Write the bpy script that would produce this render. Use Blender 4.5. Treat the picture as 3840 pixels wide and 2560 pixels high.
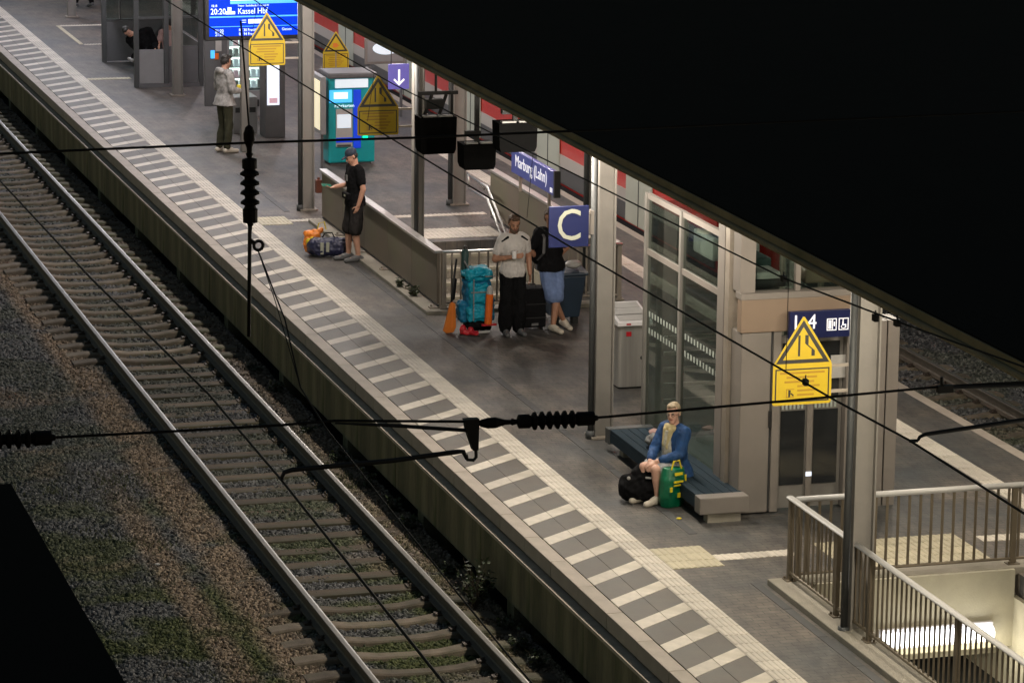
import bpy, bmesh, math, random
from mathutils import Vector, Matrix, Euler, noise
random.seed(7)
for o in list(bpy.data.objects): bpy.data.objects.remove(o)
SC = bpy.context.scene
COL = SC.collection
PI = math.pi
R = math.radians

# ---------------------------------------------------------------- camera, sky, exposure
cam_d = bpy.data.cameras.new('camera')
cam_d.sensor_width = 36.0
cam_d.lens = 120.0
cam_d.clip_start = 0.5
cam_d.clip_end = 900
cam = bpy.data.objects.new('camera', cam_d)
COL.objects.link(cam)
CAMR = [[0.9600272, -0.0497578, 0.2754487], [-0.2797005, -0.2083109, 0.9372162], [0.0107452, -0.9767961, -0.2139014]]
CAMP = (-10.5503, 0.0, 10.3164)
m = Matrix.Identity(4)
for i in range(3):
    m[i][0] = CAMR[i][0]; m[i][1] = -CAMR[i][1]; m[i][2] = -CAMR[i][2]; m[i][3] = CAMP[i]
cam.matrix_world = m
SC.camera = cam

world = bpy.data.worlds.new('World')
SC.world = world
world.use_nodes = True
wn = world.node_tree.nodes
sky = wn.new('ShaderNodeTexSky')
sky.sky_type = 'NISHITA'
sky.sun_disc = False
sky.sun_elevation = R(0.6)
sky.sun_rotation = R(270)
sky.air_density = 0.75
sky.dust_density = 0.0
sky.ozone_density = 1.0
wn['Background'].inputs['Strength'].default_value = 0.15
world.node_tree.links.new(sky.outputs[0], wn['Background'].inputs['Color'])
sun_d = bpy.data.lights.new('moon', 'SUN')
sun_d.energy = 0.006
sun_d.angle = R(0.5)
sun_d.color = (1.0, 0.95, 0.9)
sun = bpy.data.objects.new('moon', sun_d)
sun.rotation_euler = (R(40), 0, R(-40))
COL.objects.link(sun)
vs = SC.view_settings
vs.view_transform = 'Standard'
vs.look = 'None'
vs.gamma = 1.0
vs.exposure = 0.0
vs.use_curve_mapping = False
SC.cycles.use_denoising = True
SC.cycles.max_bounces = 8
SC.cycles.transparent_max_bounces = 16
SC.cycles.sample_clamp_indirect = 4.0
SC.cycles.caustics_reflective = False
SC.cycles.caustics_refractive = False

# ---------------------------------------------------------------- materials
MATS = {}
def lerp(a, b, t): return a + (b - a) * t
def M(name, col=(.5, .5, .5), rough=.6, metal=0.0, var=.15, vs=5.0, bump=0.0, bs=40.0, rnd=0.0, spec=.5,
      emit=None, es=0.0, tint=None, tfac=.5, ts=1.2, stretch=(1, 1, 1), world=False, coat=0.0):
    """procedural material: base colour broken up by two noises, optional tint patches, bump, per-object variation"""
    if name in MATS: return MATS[name]
    mt = bpy.data.materials.new(name)
    mt.use_nodes = True
    nt = mt.node_tree
    N, L = nt.nodes, nt.links
    b = N['Principled BSDF']
    b.inputs['Roughness'].default_value = rough
    b.inputs['Metallic'].default_value = metal
    b.inputs['Specular IOR Level'].default_value = spec
    b.inputs['Coat Weight'].default_value = coat
    if world:
        tc = N.new('ShaderNodeNewGeometry'); out = tc.outputs['Position']
    else:
        tc = N.new('ShaderNodeTexCoord'); out = tc.outputs['Object']
    mp = N.new('ShaderNodeMapping')
    mp.inputs['Scale'].default_value = stretch
    L.new(out, mp.inputs['Vector'])
    n1 = N.new('ShaderNodeTexNoise')
    n1.inputs['Scale'].default_value = vs
    n1.inputs['Detail'].default_value = 6
    n1.inputs['Roughness'].default_value = .65
    L.new(mp.outputs[0], n1.inputs['Vector'])
    rp = N.new('ShaderNodeValToRGB')
    rp.color_ramp.elements[0].position = .3
    rp.color_ramp.elements[1].position = .72
    lo = tuple(max(0, c * (1 - var)) for c in col); hi = tuple(min(1, c * (1 + var)) for c in col)
    rp.color_ramp.elements[0].color = (*lo, 1); rp.color_ramp.elements[1].color = (*hi, 1)
    L.new(n1.outputs['Fac'], rp.inputs['Fac'])
    c_out = rp.outputs['Color']
    if tint is not None:
        n2 = N.new('ShaderNodeTexNoise')
        n2.inputs['Scale'].default_value = ts
        n2.inputs['Detail'].default_value = 5
        L.new(mp.outputs[0], n2.inputs['Vector'])
        r2 = N.new('ShaderNodeValToRGB')
        r2.color_ramp.elements[0].position = .48
        r2.color_ramp.elements[1].position = .68
        r2.color_ramp.elements[0].color = (0, 0, 0, 1)
        r2.color_ramp.elements[1].color = (tfac, tfac, tfac, 1)
        L.new(n2.outputs['Fac'], r2.inputs['Fac'])
        mx = N.new('ShaderNodeMix'); mx.data_type = 'RGBA'
        L.new(r2.outputs['Color'], mx.inputs[0])
        L.new(c_out, mx.inputs[6]); mx.inputs[7].default_value = (*tint, 1)
        c_out = mx.outputs[2]
    if rnd > 0:
        oi = N.new('ShaderNodeObjectInfo')
        mr = N.new('ShaderNodeMapRange')
        mr.inputs[3].default_value = 1 - rnd; mr.inputs[4].default_value = 1 + rnd
        L.new(oi.outputs['Random'], mr.inputs[0])
        hs = N.new('ShaderNodeHueSaturation')
        L.new(mr.outputs[0], hs.inputs['Value'])
        L.new(c_out, hs.inputs['Color'])
        c_out = hs.outputs['Color']
    L.new(c_out, b.inputs['Base Color'])
    # roughness breakup
    mr2 = N.new('ShaderNodeMapRange')
    mr2.inputs[3].default_value = max(.02, rough - .1); mr2.inputs[4].default_value = min(1, rough + .1)
    L.new(n1.outputs['Fac'], mr2.inputs[0]); L.new(mr2.outputs[0], b.inputs['Roughness'])
    if bump > 0:
        n3 = N.new('ShaderNodeTexNoise'); n3.inputs['Scale'].default_value = bs; n3.inputs['Detail'].default_value = 4
        L.new(mp.outputs[0], n3.inputs['Vector'])
        bp = N.new('ShaderNodeBump'); bp.inputs['Strength'].default_value = bump; bp.inputs['Distance'].default_value = .02
        L.new(n3.outputs['Fac'], bp.inputs['Height']); L.new(bp.outputs[0], b.inputs['Normal'])
    if emit is not None:
        b.inputs['Emission Color'].default_value = (*emit, 1)
        b.inputs['Emission Strength'].default_value = es
    MATS[name] = mt
    return mt

def glass_mat(name, tintc=(.82, .88, .86), refl=1.0, ior=1.5):
    if name in MATS: return MATS[name]
    mt = bpy.data.materials.new(name); mt.use_nodes = True
    nt = mt.node_tree; N, L = nt.nodes, nt.links
    N.remove(N['Principled BSDF'])
    tr = N.new('ShaderNodeBsdfTransparent'); tr.inputs[0].default_value = (*tintc, 1)
    gl = N.new('ShaderNodeBsdfGlossy'); gl.inputs['Roughness'].default_value = .03
    gl.inputs['Color'].default_value = (refl, refl, refl, 1)
    lw = N.new('ShaderNodeLayerWeight'); lw.inputs[0].default_value = .5
    pw = N.new('ShaderNodeMath'); pw.operation = 'POWER'; pw.inputs[1].default_value = 5
    L.new(lw.outputs['Facing'], pw.inputs[0])
    fr = N.new('ShaderNodeMapRange'); fr.inputs[3].default_value = .035; fr.inputs[4].default_value = .8
    L.new(pw.outputs[0], fr.inputs[0])
    mx = N.new('ShaderNodeMixShader')
    L.new(fr.outputs[0], mx.inputs[0]); L.new(tr.outputs[0], mx.inputs[1]); L.new(gl.outputs[0], mx.inputs[2])
    L.new(mx.outputs[0], N['Material Output'].inputs['Surface'])
    MATS[name] = mt
    return mt

def paving_mat(name, c1, c2, mortar, bw, bh, dirt):
    """small pavers: brick pattern on world position with per-brick tone, stains and fine relief"""
    mt = bpy.data.materials.new(name); mt.use_nodes = True
    nt = mt.node_tree; N, L = nt.nodes, nt.links
    b = N['Principled BSDF']; b.inputs['Roughness'].default_value = .62
    g = N.new('ShaderNodeNewGeometry')
    br = N.new('ShaderNodeTexBrick')
    br.inputs['Color1'].default_value = (*c1, 1); br.inputs['Color2'].default_value = (*c2, 1)
    br.inputs['Mortar'].default_value = (*mortar, 1)
    br.inputs['Scale'].default_value = 1.0
    br.inputs['Mortar Size'].default_value = .005
    br.inputs['Mortar Smooth'].default_value = .2
    br.inputs['Brick Width'].default_value = bw; br.inputs['Row Height'].default_value = bh
    L.new(g.outputs['Position'], br.inputs['Vector'])
    n = N.new('ShaderNodeTexNoise'); n.inputs['Scale'].default_value = .55; n.inputs['Detail'].default_value = 7; n.inputs['Roughness'].default_value = .62
    L.new(g.outputs['Position'], n.inputs['Vector'])
    rp = N.new('ShaderNodeValToRGB'); rp.color_ramp.elements[0].position = .4; rp.color_ramp.elements[1].position = .66
    rp.color_ramp.elements[0].color = (0, 0, 0, 1); rp.color_ramp.elements[1].color = (.92, .92, .92, 1)
    L.new(n.outputs['Fac'], rp.inputs['Fac'])
    mx = N.new('ShaderNodeMix'); mx.data_type = 'RGBA'
    L.new(rp.outputs[0], mx.inputs[0]); L.new(br.outputs['Color'], mx.inputs[6]); mx.inputs[7].default_value = (*dirt, 1)
    n5 = N.new('ShaderNodeTexNoise'); n5.inputs['Scale'].default_value = 2.6; n5.inputs['Detail'].default_value = 8; n5.inputs['Roughness'].default_value = .7
    mp5 = N.new('ShaderNodeMapping'); mp5.inputs['Scale'].default_value = (1.6, .7, 1)
    L.new(g.outputs['Position'], mp5.inputs[0]); L.new(mp5.outputs[0], n5.inputs['Vector'])
    r5 = N.new('ShaderNodeValToRGB'); r5.color_ramp.elements[0].position = .36; r5.color_ramp.elements[1].position = .62
    r5.color_ramp.elements[0].color = (.40, .42, .45, 1); r5.color_ramp.elements[1].color = (1.0, 1.0, 1.0, 1)
    L.new(n5.outputs['Fac'], r5.inputs['Fac'])
    m5 = N.new('ShaderNodeMix'); m5.data_type = 'RGBA'; m5.blend_type = 'MULTIPLY'; m5.inputs[0].default_value = 1
    L.new(mx.outputs[2], m5.inputs[6]); L.new(r5.outputs[0], m5.inputs[7])
    mx = m5
    # small spots (chewing gum, grit)
    v = N.new('ShaderNodeTexVoronoi'); v.inputs['Scale'].default_value = 2.3
    L.new(g.outputs['Position'], v.inputs['Vector'])
    r2 = N.new('ShaderNodeValToRGB'); r2.color_ramp.elements[0].position = .05; r2.color_ramp.elements[1].position = .08
    r2.color_ramp.elements[0].color = (.55, .55, .55, 1); r2.color_ramp.elements[1].color = (1, 1, 1, 1)
    L.new(v.outputs['Distance'], r2.inputs['Fac'])
    m2 = N.new('ShaderNodeMix'); m2.data_type = 'RGBA'; m2.blend_type = 'MULTIPLY'; m2.inputs[0].default_value = .5
    L.new(mx.outputs[2], m2.inputs[6]); L.new(r2.outputs[0], m2.inputs[7])
    L.new(m2.outputs[2], b.inputs['Base Color'])
    bp = N.new('ShaderNodeBump'); bp.inputs['Strength'].default_value = .5; bp.inputs['Distance'].default_value = .006
    L.new(br.outputs['Fac'], bp.inputs['Height']); bp.invert = True
    L.new(bp.outputs[0], b.inputs['Normal'])
    MATS[name] = mt
    return mt

def ballast_mat(name, inst):
    """grey stone with rust-brown brake dust along the sleeper ends and green moss patches (world position masks)"""
    mt = bpy.data.materials.new(name); mt.use_nodes = True
    nt = mt.node_tree; N, L = nt.nodes, nt.links
    b = N['Principled BSDF']; b.inputs['Roughness'].default_value = .85; b.inputs['Specular IOR Level'].default_value = .25
    g = N.new('ShaderNodeNewGeometry')
    def nz(sc, det=5):
        n = N.new('ShaderNodeTexNoise'); n.inputs['Scale'].default_value = sc; n.inputs['Detail'].default_value = det
        L.new(g.outputs['Position'], n.inputs['Vector']); return n.outputs['Fac']
    def ramp(src, p0, p1, v0=0., v1=1.):
        mr = N.new('ShaderNodeMapRange'); mr.interpolation_type = 'SMOOTHSTEP'
        mr.inputs[1].default_value = p0; mr.inputs[2].default_value = p1; mr.inputs[3].default_value = v0; mr.inputs[4].default_value = v1
        L.new(src, mr.inputs[0]); return mr.outputs[0]
    def math_(op, a, bb):
        mm = N.new('ShaderNodeMath'); mm.operation = op
        for i, s in enumerate((a, bb)):
            if isinstance(s, (int, float)): mm.inputs[i].default_value = s
            else: L.new(s, mm.inputs[i])
        return mm.outputs[0]
    def mixc(f, a, bb):
        mx = N.new('ShaderNodeMix'); mx.data_type = 'RGBA'
        L.new(f, mx.inputs[0])
        for i, s in ((6, a), (7, bb)):
            if isinstance(s, tuple): mx.inputs[i].default_value = (*s, 1)
            else: L.new(s, mx.inputs[i])
        return mx.outputs[2]
    sp = N.new('ShaderNodeSeparateXYZ'); L.new(g.outputs['Position'], sp.inputs[0])
    if inst:
        oi = N.new('ShaderNodeObjectInfo'); rr = oi.outputs['Random']
    else:
        rr = nz(60, 3)
    grey = mixc(rr, (.020, .022, .025), (.19, .19, .195))
    # dust bands centred on the sleeper ends and on the rail feet
    d1 = math_('ABSOLUTE', math_('ADD', sp.outputs[0], 2.80), 0.0)
    band = math_('SUBTRACT', 1.0, ramp(d1, .12, .42))
    d2 = math_('ABSOLUTE', math_('ADD', sp.outputs[0], .3), 0.0)
    band2 = math_('SUBTRACT', 1.0, ramp(d2, .05, .4))
    d3 = math_('ABSOLUTE', math_('ADD', sp.outputs[0], 3.5), 0.0)
    band = math_('MAXIMUM', band, math_('MULTIPLY', math_('SUBTRACT', 1.0, ramp(d3, .05, .3)), ramp(sp.outputs[1], 44., 39.)))
    rust = math_('MULTIPLY', math_('MAXIMUM', band, math_('MULTIPLY', band2, .9)), ramp(nz(1.3, 6), .27, .46))
    moss = math_('MULTIPLY', ramp(nz(.8, 6), .41, .54), .92)
    near = math_('SUBTRACT', 1.0, ramp(sp.outputs[1], 34., 47., 0., .7))
    moss = math_('MULTIPLY', moss, near)
    c = mixc(moss, grey, mixc(rr, (.022, .034, .008), (.105, .120, .042)))
    rust = math_('MAXIMUM', rust, math_('MULTIPLY', ramp(nz(.55, 7), .56, .68), .6))
    c = mixc(rust, c, mixc(rr, (.075, .054, .038), (.34, .265, .20)))
    L.new(c, b.inputs['Base Color'])
    if not inst:
        bp = N.new('ShaderNodeBump'); bp.inputs['Strength'].default_value = 1; bp.inputs['Distance'].default_value = .05
        vv = N.new('ShaderNodeTexVoronoi'); vv.inputs['Scale'].default_value = 22
        L.new(g.outputs['Position'], vv.inputs['Vector'])
        L.new(vv.outputs['Distance'], bp.inputs['Height']); L.new(bp.outputs[0], b.inputs['Normal'])
    MATS[name] = mt
    return mt

# palette
paving = paving_mat('pavers', (.120, .098, .080), (.15, .124, .102), (.038, .035, .033), .2, .1, (.040, .048, .054))
M('kerb', (.36, .31, .265), .7, var=.14, vs=4, bump=.25, bs=90, rnd=.07, tint=(.22, .2, .15), tfac=.5, ts=1.5)
M('tile_white', (.54, .49, .425), .65, var=.16, vs=7, bump=.15, bs=90, rnd=.13, tint=(.30, .27, .2), tfac=.65, ts=1.3)
M('tile_dark', (.082, .071, .06), .65, var=.25, vs=6, bump=.15, bs=90, rnd=.2, tint=(.075, .085, .082), tfac=.6, ts=1.1)
M('tile_yellow', (.46, .41, .295), .65, var=.14, vs=6, bump=.15, bs=90, rnd=.09, tint=(.33, .29, .2), tfac=.5, ts=1.7)
M('wall_conc', (.165, .145, .085), .85, var=.55, vs=3.2, bump=.4, bs=30, tint=(.075, .08, .032), tfac=.9, ts=2.2, stretch=(1, 1, .25), rnd=.06)
M('ledge', (.42, .36, .29), .75, var=.2, vs=5)
M('concrete', (.27, .245, .205), .8, var=.16, vs=3, bump=.3, bs=60, tint=(.2, .19, .14), tfac=.5, ts=2)
M('conc_pale', (.38, .35, .27), .75, var=.12, vs=2.5, bump=.2, bs=50)
M('sleeper', (.148, .119, .09), .9, var=.35, vs=5, bump=.4, bs=60, rnd=.35, tint=(.06, .064, .034), tfac=.85, ts=1.6)
M('rail_side', (.10, .085, .066), .6, metal=.3, var=.3, vs=8, bump=.2)
M('rail_head', (.105, .098, .086), .6, metal=.3, var=.3, vs=1.2, stretch=(3, .6, 1))
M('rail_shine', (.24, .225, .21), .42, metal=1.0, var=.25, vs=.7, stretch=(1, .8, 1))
M('timber', (.115, .084, .058), .9, var=.4, vs=7, bump=.5, bs=40, rnd=.35, tint=(.055, .058, .034), tfac=.9, ts=1.4, stretch=(.3, 2, 1))
M('clip', (.06, .045, .035), .7, metal=.4)
M('steel_paint', (.19, .177, .163), .5, var=.12, vs=3, tint=(.15, .137, .115), tfac=.4, ts=1.5)
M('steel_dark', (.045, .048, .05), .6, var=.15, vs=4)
M('steel_bright', (.62, .61, .60), .3, metal=.9, var=.08, vs=6)
M('steel_brush', (.40, .385, .37), .34, metal=.55, var=.2, vs=6, stretch=(2, 2, .06))
M('galv', (.33, .29, .25), .5, metal=.45, var=.15, vs=5, tint=(.2, .17, .13), tfac=.4)
M('rail_fence', (.15, .122, .088), .5, metal=.35, var=.15, vs=5)
M('roof_black', (.005, .005, .005), .9, var=.3, vs=2, spec=.05)
M('fascia', (.18, .145, .08), .7, var=.3, vs=2.5, tint=(.09, .09, .04), tfac=.7, ts=1.3)
M('soffit', (.45, .43, .4), .7, var=.06)
M('panel_brown', (.15, .122, .095), .6, var=.12, vs=2, tint=(.14, .14, .085), tfac=.6, ts=.8, bump=.1, rnd=.08)
M('black_wire', (.006, .006, .006), .7, var=.1, spec=.2)
M('black_metal', (.012, .012, .013), .55, var=.2, spec=.3)
M('insulator', (.006, .005, .005), .6, var=.2, spec=.1)
M('sign_yellow', (.52, .36, .006), .6, var=.1, vs=3, tint=(.40, .26, .01), tfac=.5, ts=3)
M('sign_ink', (.02, .018, .015), .5, var=.1)
M('sign_text', (.34, .19, .008), .5, var=.05)
M('sign_orange', (.6, .16, .02), .5)
M('sign_back', (.4, .4, .4), .4, metal=.7)
M('blue', (.003, .0075, .06), .4, var=.07, vs=3)
M('blue_violet', (.10, .09, .36), .4, var=.06, emit=(.12, .1, .42), es=.35)
M('navy_sign', (.05, .065, .26), .4, var=.06, emit=(.08, .1, .36), es=.12)
M('letter', (.36, .37, .30), .5, var=.04)
M('letter_lit', (.9, .9, .9), .5, var=.02, emit=(.85, .85, 1), es=.5)
M('screen_blue', (.0, .002, .02), .5, spec=.1, emit=(.0, .055, .92), es=1.0, var=.02)
M('screen_light', (.1, .2, .3), .3, emit=(.03, .42, .95), es=1.3, var=.02)
M('screen_white', (.5, .6, .7), .3, emit=(.72, .92, 1.0), es=1.1, var=.02)
M('lit_white', (.8, .85, .9), .4, emit=(.74, .82, 1.0), es=.95, var=.02)
M('lit_soft', (.6, .66, .7), .4, emit=(.62, .72, .82), es=.62, var=.02)
M('lit_cream', (.6, .55, .4), .4, emit=(.85, .74, .5), es=.75, var=.05)
M('teal', (.0, .29, .32), .4, var=.08, coat=.2)
M('machine_blue', (.01, .05, .5), .35, emit=(.0, .05, .9), es=.35, var=.05)
M('green_led', (.0, .5, .2), .3, emit=(.0, 1, .35), es=2.0, var=.02)
M('grey_dark', (.085, .085, .09), .5, var=.12)
M('grey_mid', (.20, .20, .205), .5, var=.1, vs=3)
M('grey_light', (.38, .37, .36), .45, var=.08)
M('black_soft', (.006, .006, .007), .9, spec=.1, var=.3, bump=.2, bs=30)
M('black_gloss', (.009, .009, .010), .4, var=.2)
M('rubber', (.015, .015, .015), .8)
M('white_plastic', (.72, .70, .72), .4, var=.04)
M('lift_beige', (.17, .152, .138), .5, var=.1, vs=2, tint=(.19, .165, .15), tfac=.5, ts=1.3)
M('lift_header', (.19, .138, .10), .5, var=.06, vs=2)
M('lift_grey', (.19, .18, .168), .45, var=.08, metal=.2)
M('bench_steel', (.014, .025, .036), .75, spec=.12, metal=0, var=.15, vs=6)
M('train_red', (.46, .014, .008), .35, coat=.4, var=.05)
M('train_white', (.40, .37, .34), .4, var=.05)
M('train_grey', (.06, .06, .063), .5, var=.12)
M('train_door', (.40, .42, .36), .4, var=.06)
M('train_black', (.008, .008, .009), .7, var=.3)
M('dark_glass', (.012, .014, .016), .08, var=.1, spec=.6)
glass_mat('glass', (.70, .755, .73))
glass_mat('glass_dark', (.25, .28, .28))
M('skin', (.50, .27, .19), .5, var=.08, vs=12)
M('skin_tan', (.33, .165, .105), .5, var=.08, vs=12)
M('skin_pale', (.56, .33, .25), .5, var=.08, vs=12)
M('hair_dark', (.013, .010, .008), .6, var=.3, vs=30, bump=.4, bs=80)
M('hair_brown', (.06, .03, .016), .6, var=.3, vs=30, bump=.4, bs=80)
M('hair_blond', (.30, .235, .155), .55, var=.25, vs=30, bump=.4, bs=80)
M('lip', (.30, .10, .08), .5)
M('eye_dark', (.02, .014, .01), .3)
M('shirt_black', (.007, .007, .008), .95, spec=.08, var=.3, vs=9, bump=.4, bs=14)
M('shirt_white', (.50, .47, .46), .8, var=.12, vs=7, bump=.5, bs=12)
M('camo', (.30, .285, .275), .85, var=.55, vs=11, bump=.4, bs=14)
M('olive', (.034, .034, .016), .85, var=.3, vs=9, bump=.5, bs=12)
M('shorts_dark', (.022, .02, .02), .9, spec=.1, var=.35, vs=9, bump=.5, bs=12)
M('denim_light', (.135, .195, .37), .85, var=.22, vs=10, bump=.5, bs=14)
M('denim_blue', (.006, .045, .15), .8, var=.4, vs=9, bump=.5, bs=14)
M('denim_pale', (.06, .14, .28), .8, var=.3, vs=9, bump=.4, bs=14)
M('pattern_top', (.42, .40, .33), .85, var=.5, vs=22)
M('scarf', (.46, .38, .20), .85, var=.2, vs=15, bump=.5, bs=20)
M('skirt', (.38, .38, .40), .85, var=.35, vs=20, bump=.3)
M('shoe_white', (.58, .52, .44), .6, var=.15, vs=14)
M('shoe_grey', (.10, .10, .105), .7, var=.2)
M('sole_white', (.6, .56, .52), .6)
M('cap_navy', (.016, .024, .042), .8, var=.2)
M('cyan', (.0, .27, .40), .55, var=.25, vs=7, bump=.6, bs=9)
M('cyan_deep', (.0, .12, .24), .6, var=.25, vs=7, bump=.6, bs=9)
M('orange', (.72, .13, .006), .5, var=.12, vs=6)
M('orange_deep', (.52, .135, .004), .55, var=.12, vs=5)
M('teal_dark', (.018, .05, .05), .6, var=.2)
M('red', (.42, .008, .018), .45, var=.2)
M('bin_blue', (.014, .03, .055), .5, var=.12)
M('bag_green', (.0, .12, .055), .35, var=.25, vs=9, bump=.4, bs=10)
M('bag_yellow', (.70, .55, .02), .4, var=.1)
M('bag_orange', (.80, .23, .025), .4, var=.3, vs=12, bump=.4, bs=14)
M('bag_navy', (.010, .012, .045), .5, var=.3, vs=8, bump=.4, bs=10)
M('phone', (.01, .02, .015), .2, emit=(.0, .5, .3), es=.25)
M('leaf', (.022, .034, .009), .6, var=.4, vs=8)
M('twig', (.06, .045, .03), .8)
M('housing_black', (.006, .006, .006), .95, spec=.02)
M('rust_box', (.12, .03, .015), .6, var=.2)

# ---------------------------------------------------------------- helpers
class MB:
    """collects boxes, tubes, prisms and lofts; build() links them as one mesh object"""
    def __init__(s): s.v = []; s.f = []; s.mi = []; s.cur = 0
    def add(s, vs_, fs):
        o = len(s.v); s.v += [tuple(v) for v in vs_]
        for f in fs: s.f.append(tuple(i + o for i in f)); s.mi.append(s.cur)
        return s
    def slot(s, i): s.cur = i; return s
    def box(s, x0, x1, y0, y1, z0, z1):
        return s.add([(x0, y0, z0), (x1, y0, z0), (x1, y1, z0), (x0, y1, z0), (x0, y0, z1), (x1, y0, z1), (x1, y1, z1), (x0, y1, z1)],
                     [(0, 3, 2, 1), (4, 5, 6, 7), (0, 1, 5, 4), (1, 2, 6, 5), (2, 3, 7, 6), (3, 0, 4, 7)])
    def prism(s, poly, axis, a, b):
        """poly: 2-d outline; axis 0/1/2: extruded along x/y/z from a to b"""
        def p(u, v, w): return [(w, u, v), (u, w, v), (u, v, w)][axis]
        n = len(poly)
        vs_ = [p(u, v, a) for u, v in poly] + [p(u, v, b) for u, v in poly]
        fs = [tuple(range(n)), tuple(range(2 * n - 1, n - 1, -1))]
        fs += [(i, i + n, (i + 1) % n + n, (i + 1) % n) for i in range(n)]
        return s.add(vs_, fs)
    def loft(s, pts, rad, n=10, ref=None, cap=True):
        """tube through pts; rad: number or (ra, rb) for each point"""
        P = [Vector(p) for p in pts]; rings = []
        for i, p in enumerate(P):
            a = P[max(0, i - 1)]; b = P[min(len(P) - 1, i + 1)]
            t = (b - a)
            t = t.normalized() if t.length > 1e-9 else Vector((0, 0, 1))
            rf = Vector(ref) if ref is not None else (Vector((1, 0, 0)) if abs(t.x) < .8 else Vector((0, 1, 0)))
            e1 = (rf - t * rf.dot(t))
            e1 = e1.normalized() if e1.length > 1e-6 else Vector((0, 1, 0))
            e2 = t.cross(e1)
            r = rad[i] if isinstance(rad, (list, tuple)) else rad
            ra, rb = r if isinstance(r, (list, tuple)) else (r, r)
            rings.append([p + e1 * (ra * math.cos(2 * PI * k / n)) + e2 * (rb * math.sin(2 * PI * k / n)) for k in range(n)])
        vs_ = [v for rg in rings for v in rg]
        fs = []
        for i in range(len(P) - 1):
            for k in range(n):
                k2 = (k + 1) % n
                fs.append((i * n + k, i * n + k2, (i + 1) * n + k2, (i + 1) * n + k))
        if cap:
            fs.append(tuple(range(n - 1, -1, -1))); fs.append(tuple((len(P) - 1) * n + k for k in range(n)))
        return s.add(vs_, fs)
    def caps(s, p0, p1, r0, r1, n=10):
        """tapered capsule with round ends"""
        a, b = Vector(p0), Vector(p1); d = (b - a)
        t = d.normalized() if d.length > 1e-6 else Vector((0, 0, 1))
        pts = []; rr = []
        for k in range(4):
            q = k / 3 * PI / 2; pts.append(a - t * (r0 * math.cos(q))); rr.append(max(r0 * math.sin(q), r0 * .06))
        for k in range(4):
            q = k / 3 * PI / 2; pts.append(b + t * (r1 * math.sin(q))); rr.append(max(r1 * math.cos(q), r1 * .06))
        rf = (1, 0, 0) if abs(t.x) < .8 else (0, 1, 0)
        return s.loft(pts, rr, n, ref=rf)
    def ell(s, c, r, n=12, m_=8, rot=None):
        c = Vector(c); vs_ = []; fs = []
        for i in range(m_ + 1):
            th = PI * i / m_
            for k in range(n):
                ph = 2 * PI * k / n
                v = Vector((r[0] * math.sin(th) * math.cos(ph), r[1] * math.sin(th) * math.sin(ph), r[2] * math.cos(th)))
                if rot is not None: v = rot @ v
                vs_.append(c + v)
        for i in range(m_):
            for k in range(n):
                k2 = (k + 1) % n
                fs.append((i * n + k, (i + 1) * n + k, (i + 1) * n + k2, i * n + k2))
        return s.add(vs_, fs)
    def mesh(s, name, mats, smooth=False, off=(0, 0, 0), bevel=0, fix=True):
        me = bpy.data.meshes.new(name)
        me.from_pydata([(v[0] - off[0], v[1] - off[1], v[2] - off[2]) for v in s.v], [], s.f)
        for mm in (mats if isinstance(mats, (list, tuple)) else [mats]):
            me.materials.append(MATS[mm] if isinstance(mm, str) else mm)
        me.polygons.foreach_set('material_index', s.mi)
        if fix or bevel:
            bm = bmesh.new(); bm.from_mesh(me)
            if smooth: bmesh.ops.remove_doubles(bm, verts=bm.verts, dist=1e-5)
            bmesh.ops.recalc_face_normals(bm, faces=bm.faces)
            if bevel:
                es = [e for e in bm.edges if len(e.link_faces) == 2 and e.calc_face_angle(0) > .6]
                bmesh.ops.bevel(bm, geom=es, offset=bevel, segments=2, affect='EDGES', profile=.6)
            bm.to_mesh(me); bm.free()
        if smooth: me.polygons.foreach_set('use_smooth', [True] * len(me.polygons))
        me.update()
        return me
    def build(s, name, mats, parent=None, smooth=False, bevel=0, local=False):
        """world coordinates in, object at its parent's frame (local=True: coordinates already local)"""
        off = (0, 0, 0)
        if parent is not None and not local:
            off = tuple(world_loc(parent))
        me = s.mesh(name, mats, smooth, off, bevel)
        return link(name, me, parent)
def world_loc(o):
    v = Vector((0, 0, 0))
    while o is not None: v = v + o.location; o = o.parent
    return v
def link(name, me, parent=None, loc=None):
    o = bpy.data.objects.new(name, me); COL.objects.link(o)
    if parent is not None: o.parent = parent
    if loc is not None: o.location = loc
    return o
def root(name, loc, label, cat, group=None, rz=0):
    o = bpy.data.objects.new(name, None); COL.objects.link(o)
    o.location = loc; o.rotation_euler = (0, 0, rz); o.empty_display_size = .2
    return tag(o, label, cat, group)
def tag(o, label, cat, group=None):
    o['label'] = label; o['category'] = cat
    if group: o['group'] = group
    return o
def structure(o, label=None):
    o['kind'] = 'structure'
    if label: o['label'] = label
    return o
def solo(mb, name, mats, loc, label, cat, group=None, **k):
    """a thing that is one mesh, its origin at its base"""
    me = mb.mesh(name, mats, k.get('smooth', False), loc, k.get('bevel', 0))
    o = link(name, me, None, loc)
    return tag(o, label, cat, group)
def text_mesh(body, size, name, mat, extr=.002, align='CENTER', xs=1.0):
    cu = bpy.data.curves.new(name, 'FONT'); cu.body = body; cu.size = size
    cu.align_x = align; cu.align_y = 'CENTER'; cu.extrude = extr; cu.resolution_u = 3
    ob = bpy.data.objects.new(name, cu); COL.objects.link(ob)
    bpy.context.view_layer.update()
    me = bpy.data.meshes.new_from_object(ob.evaluated_get(bpy.context.evaluated_depsgraph_get()))
    bpy.data.objects.remove(ob); bpy.data.curves.remove(cu)
    if xs != 1.0:
        for v in me.vertices: v.co.x *= xs
    me.materials.clear(); me.materials.append(MATS[mat]); me.name = name
    return me
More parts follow.
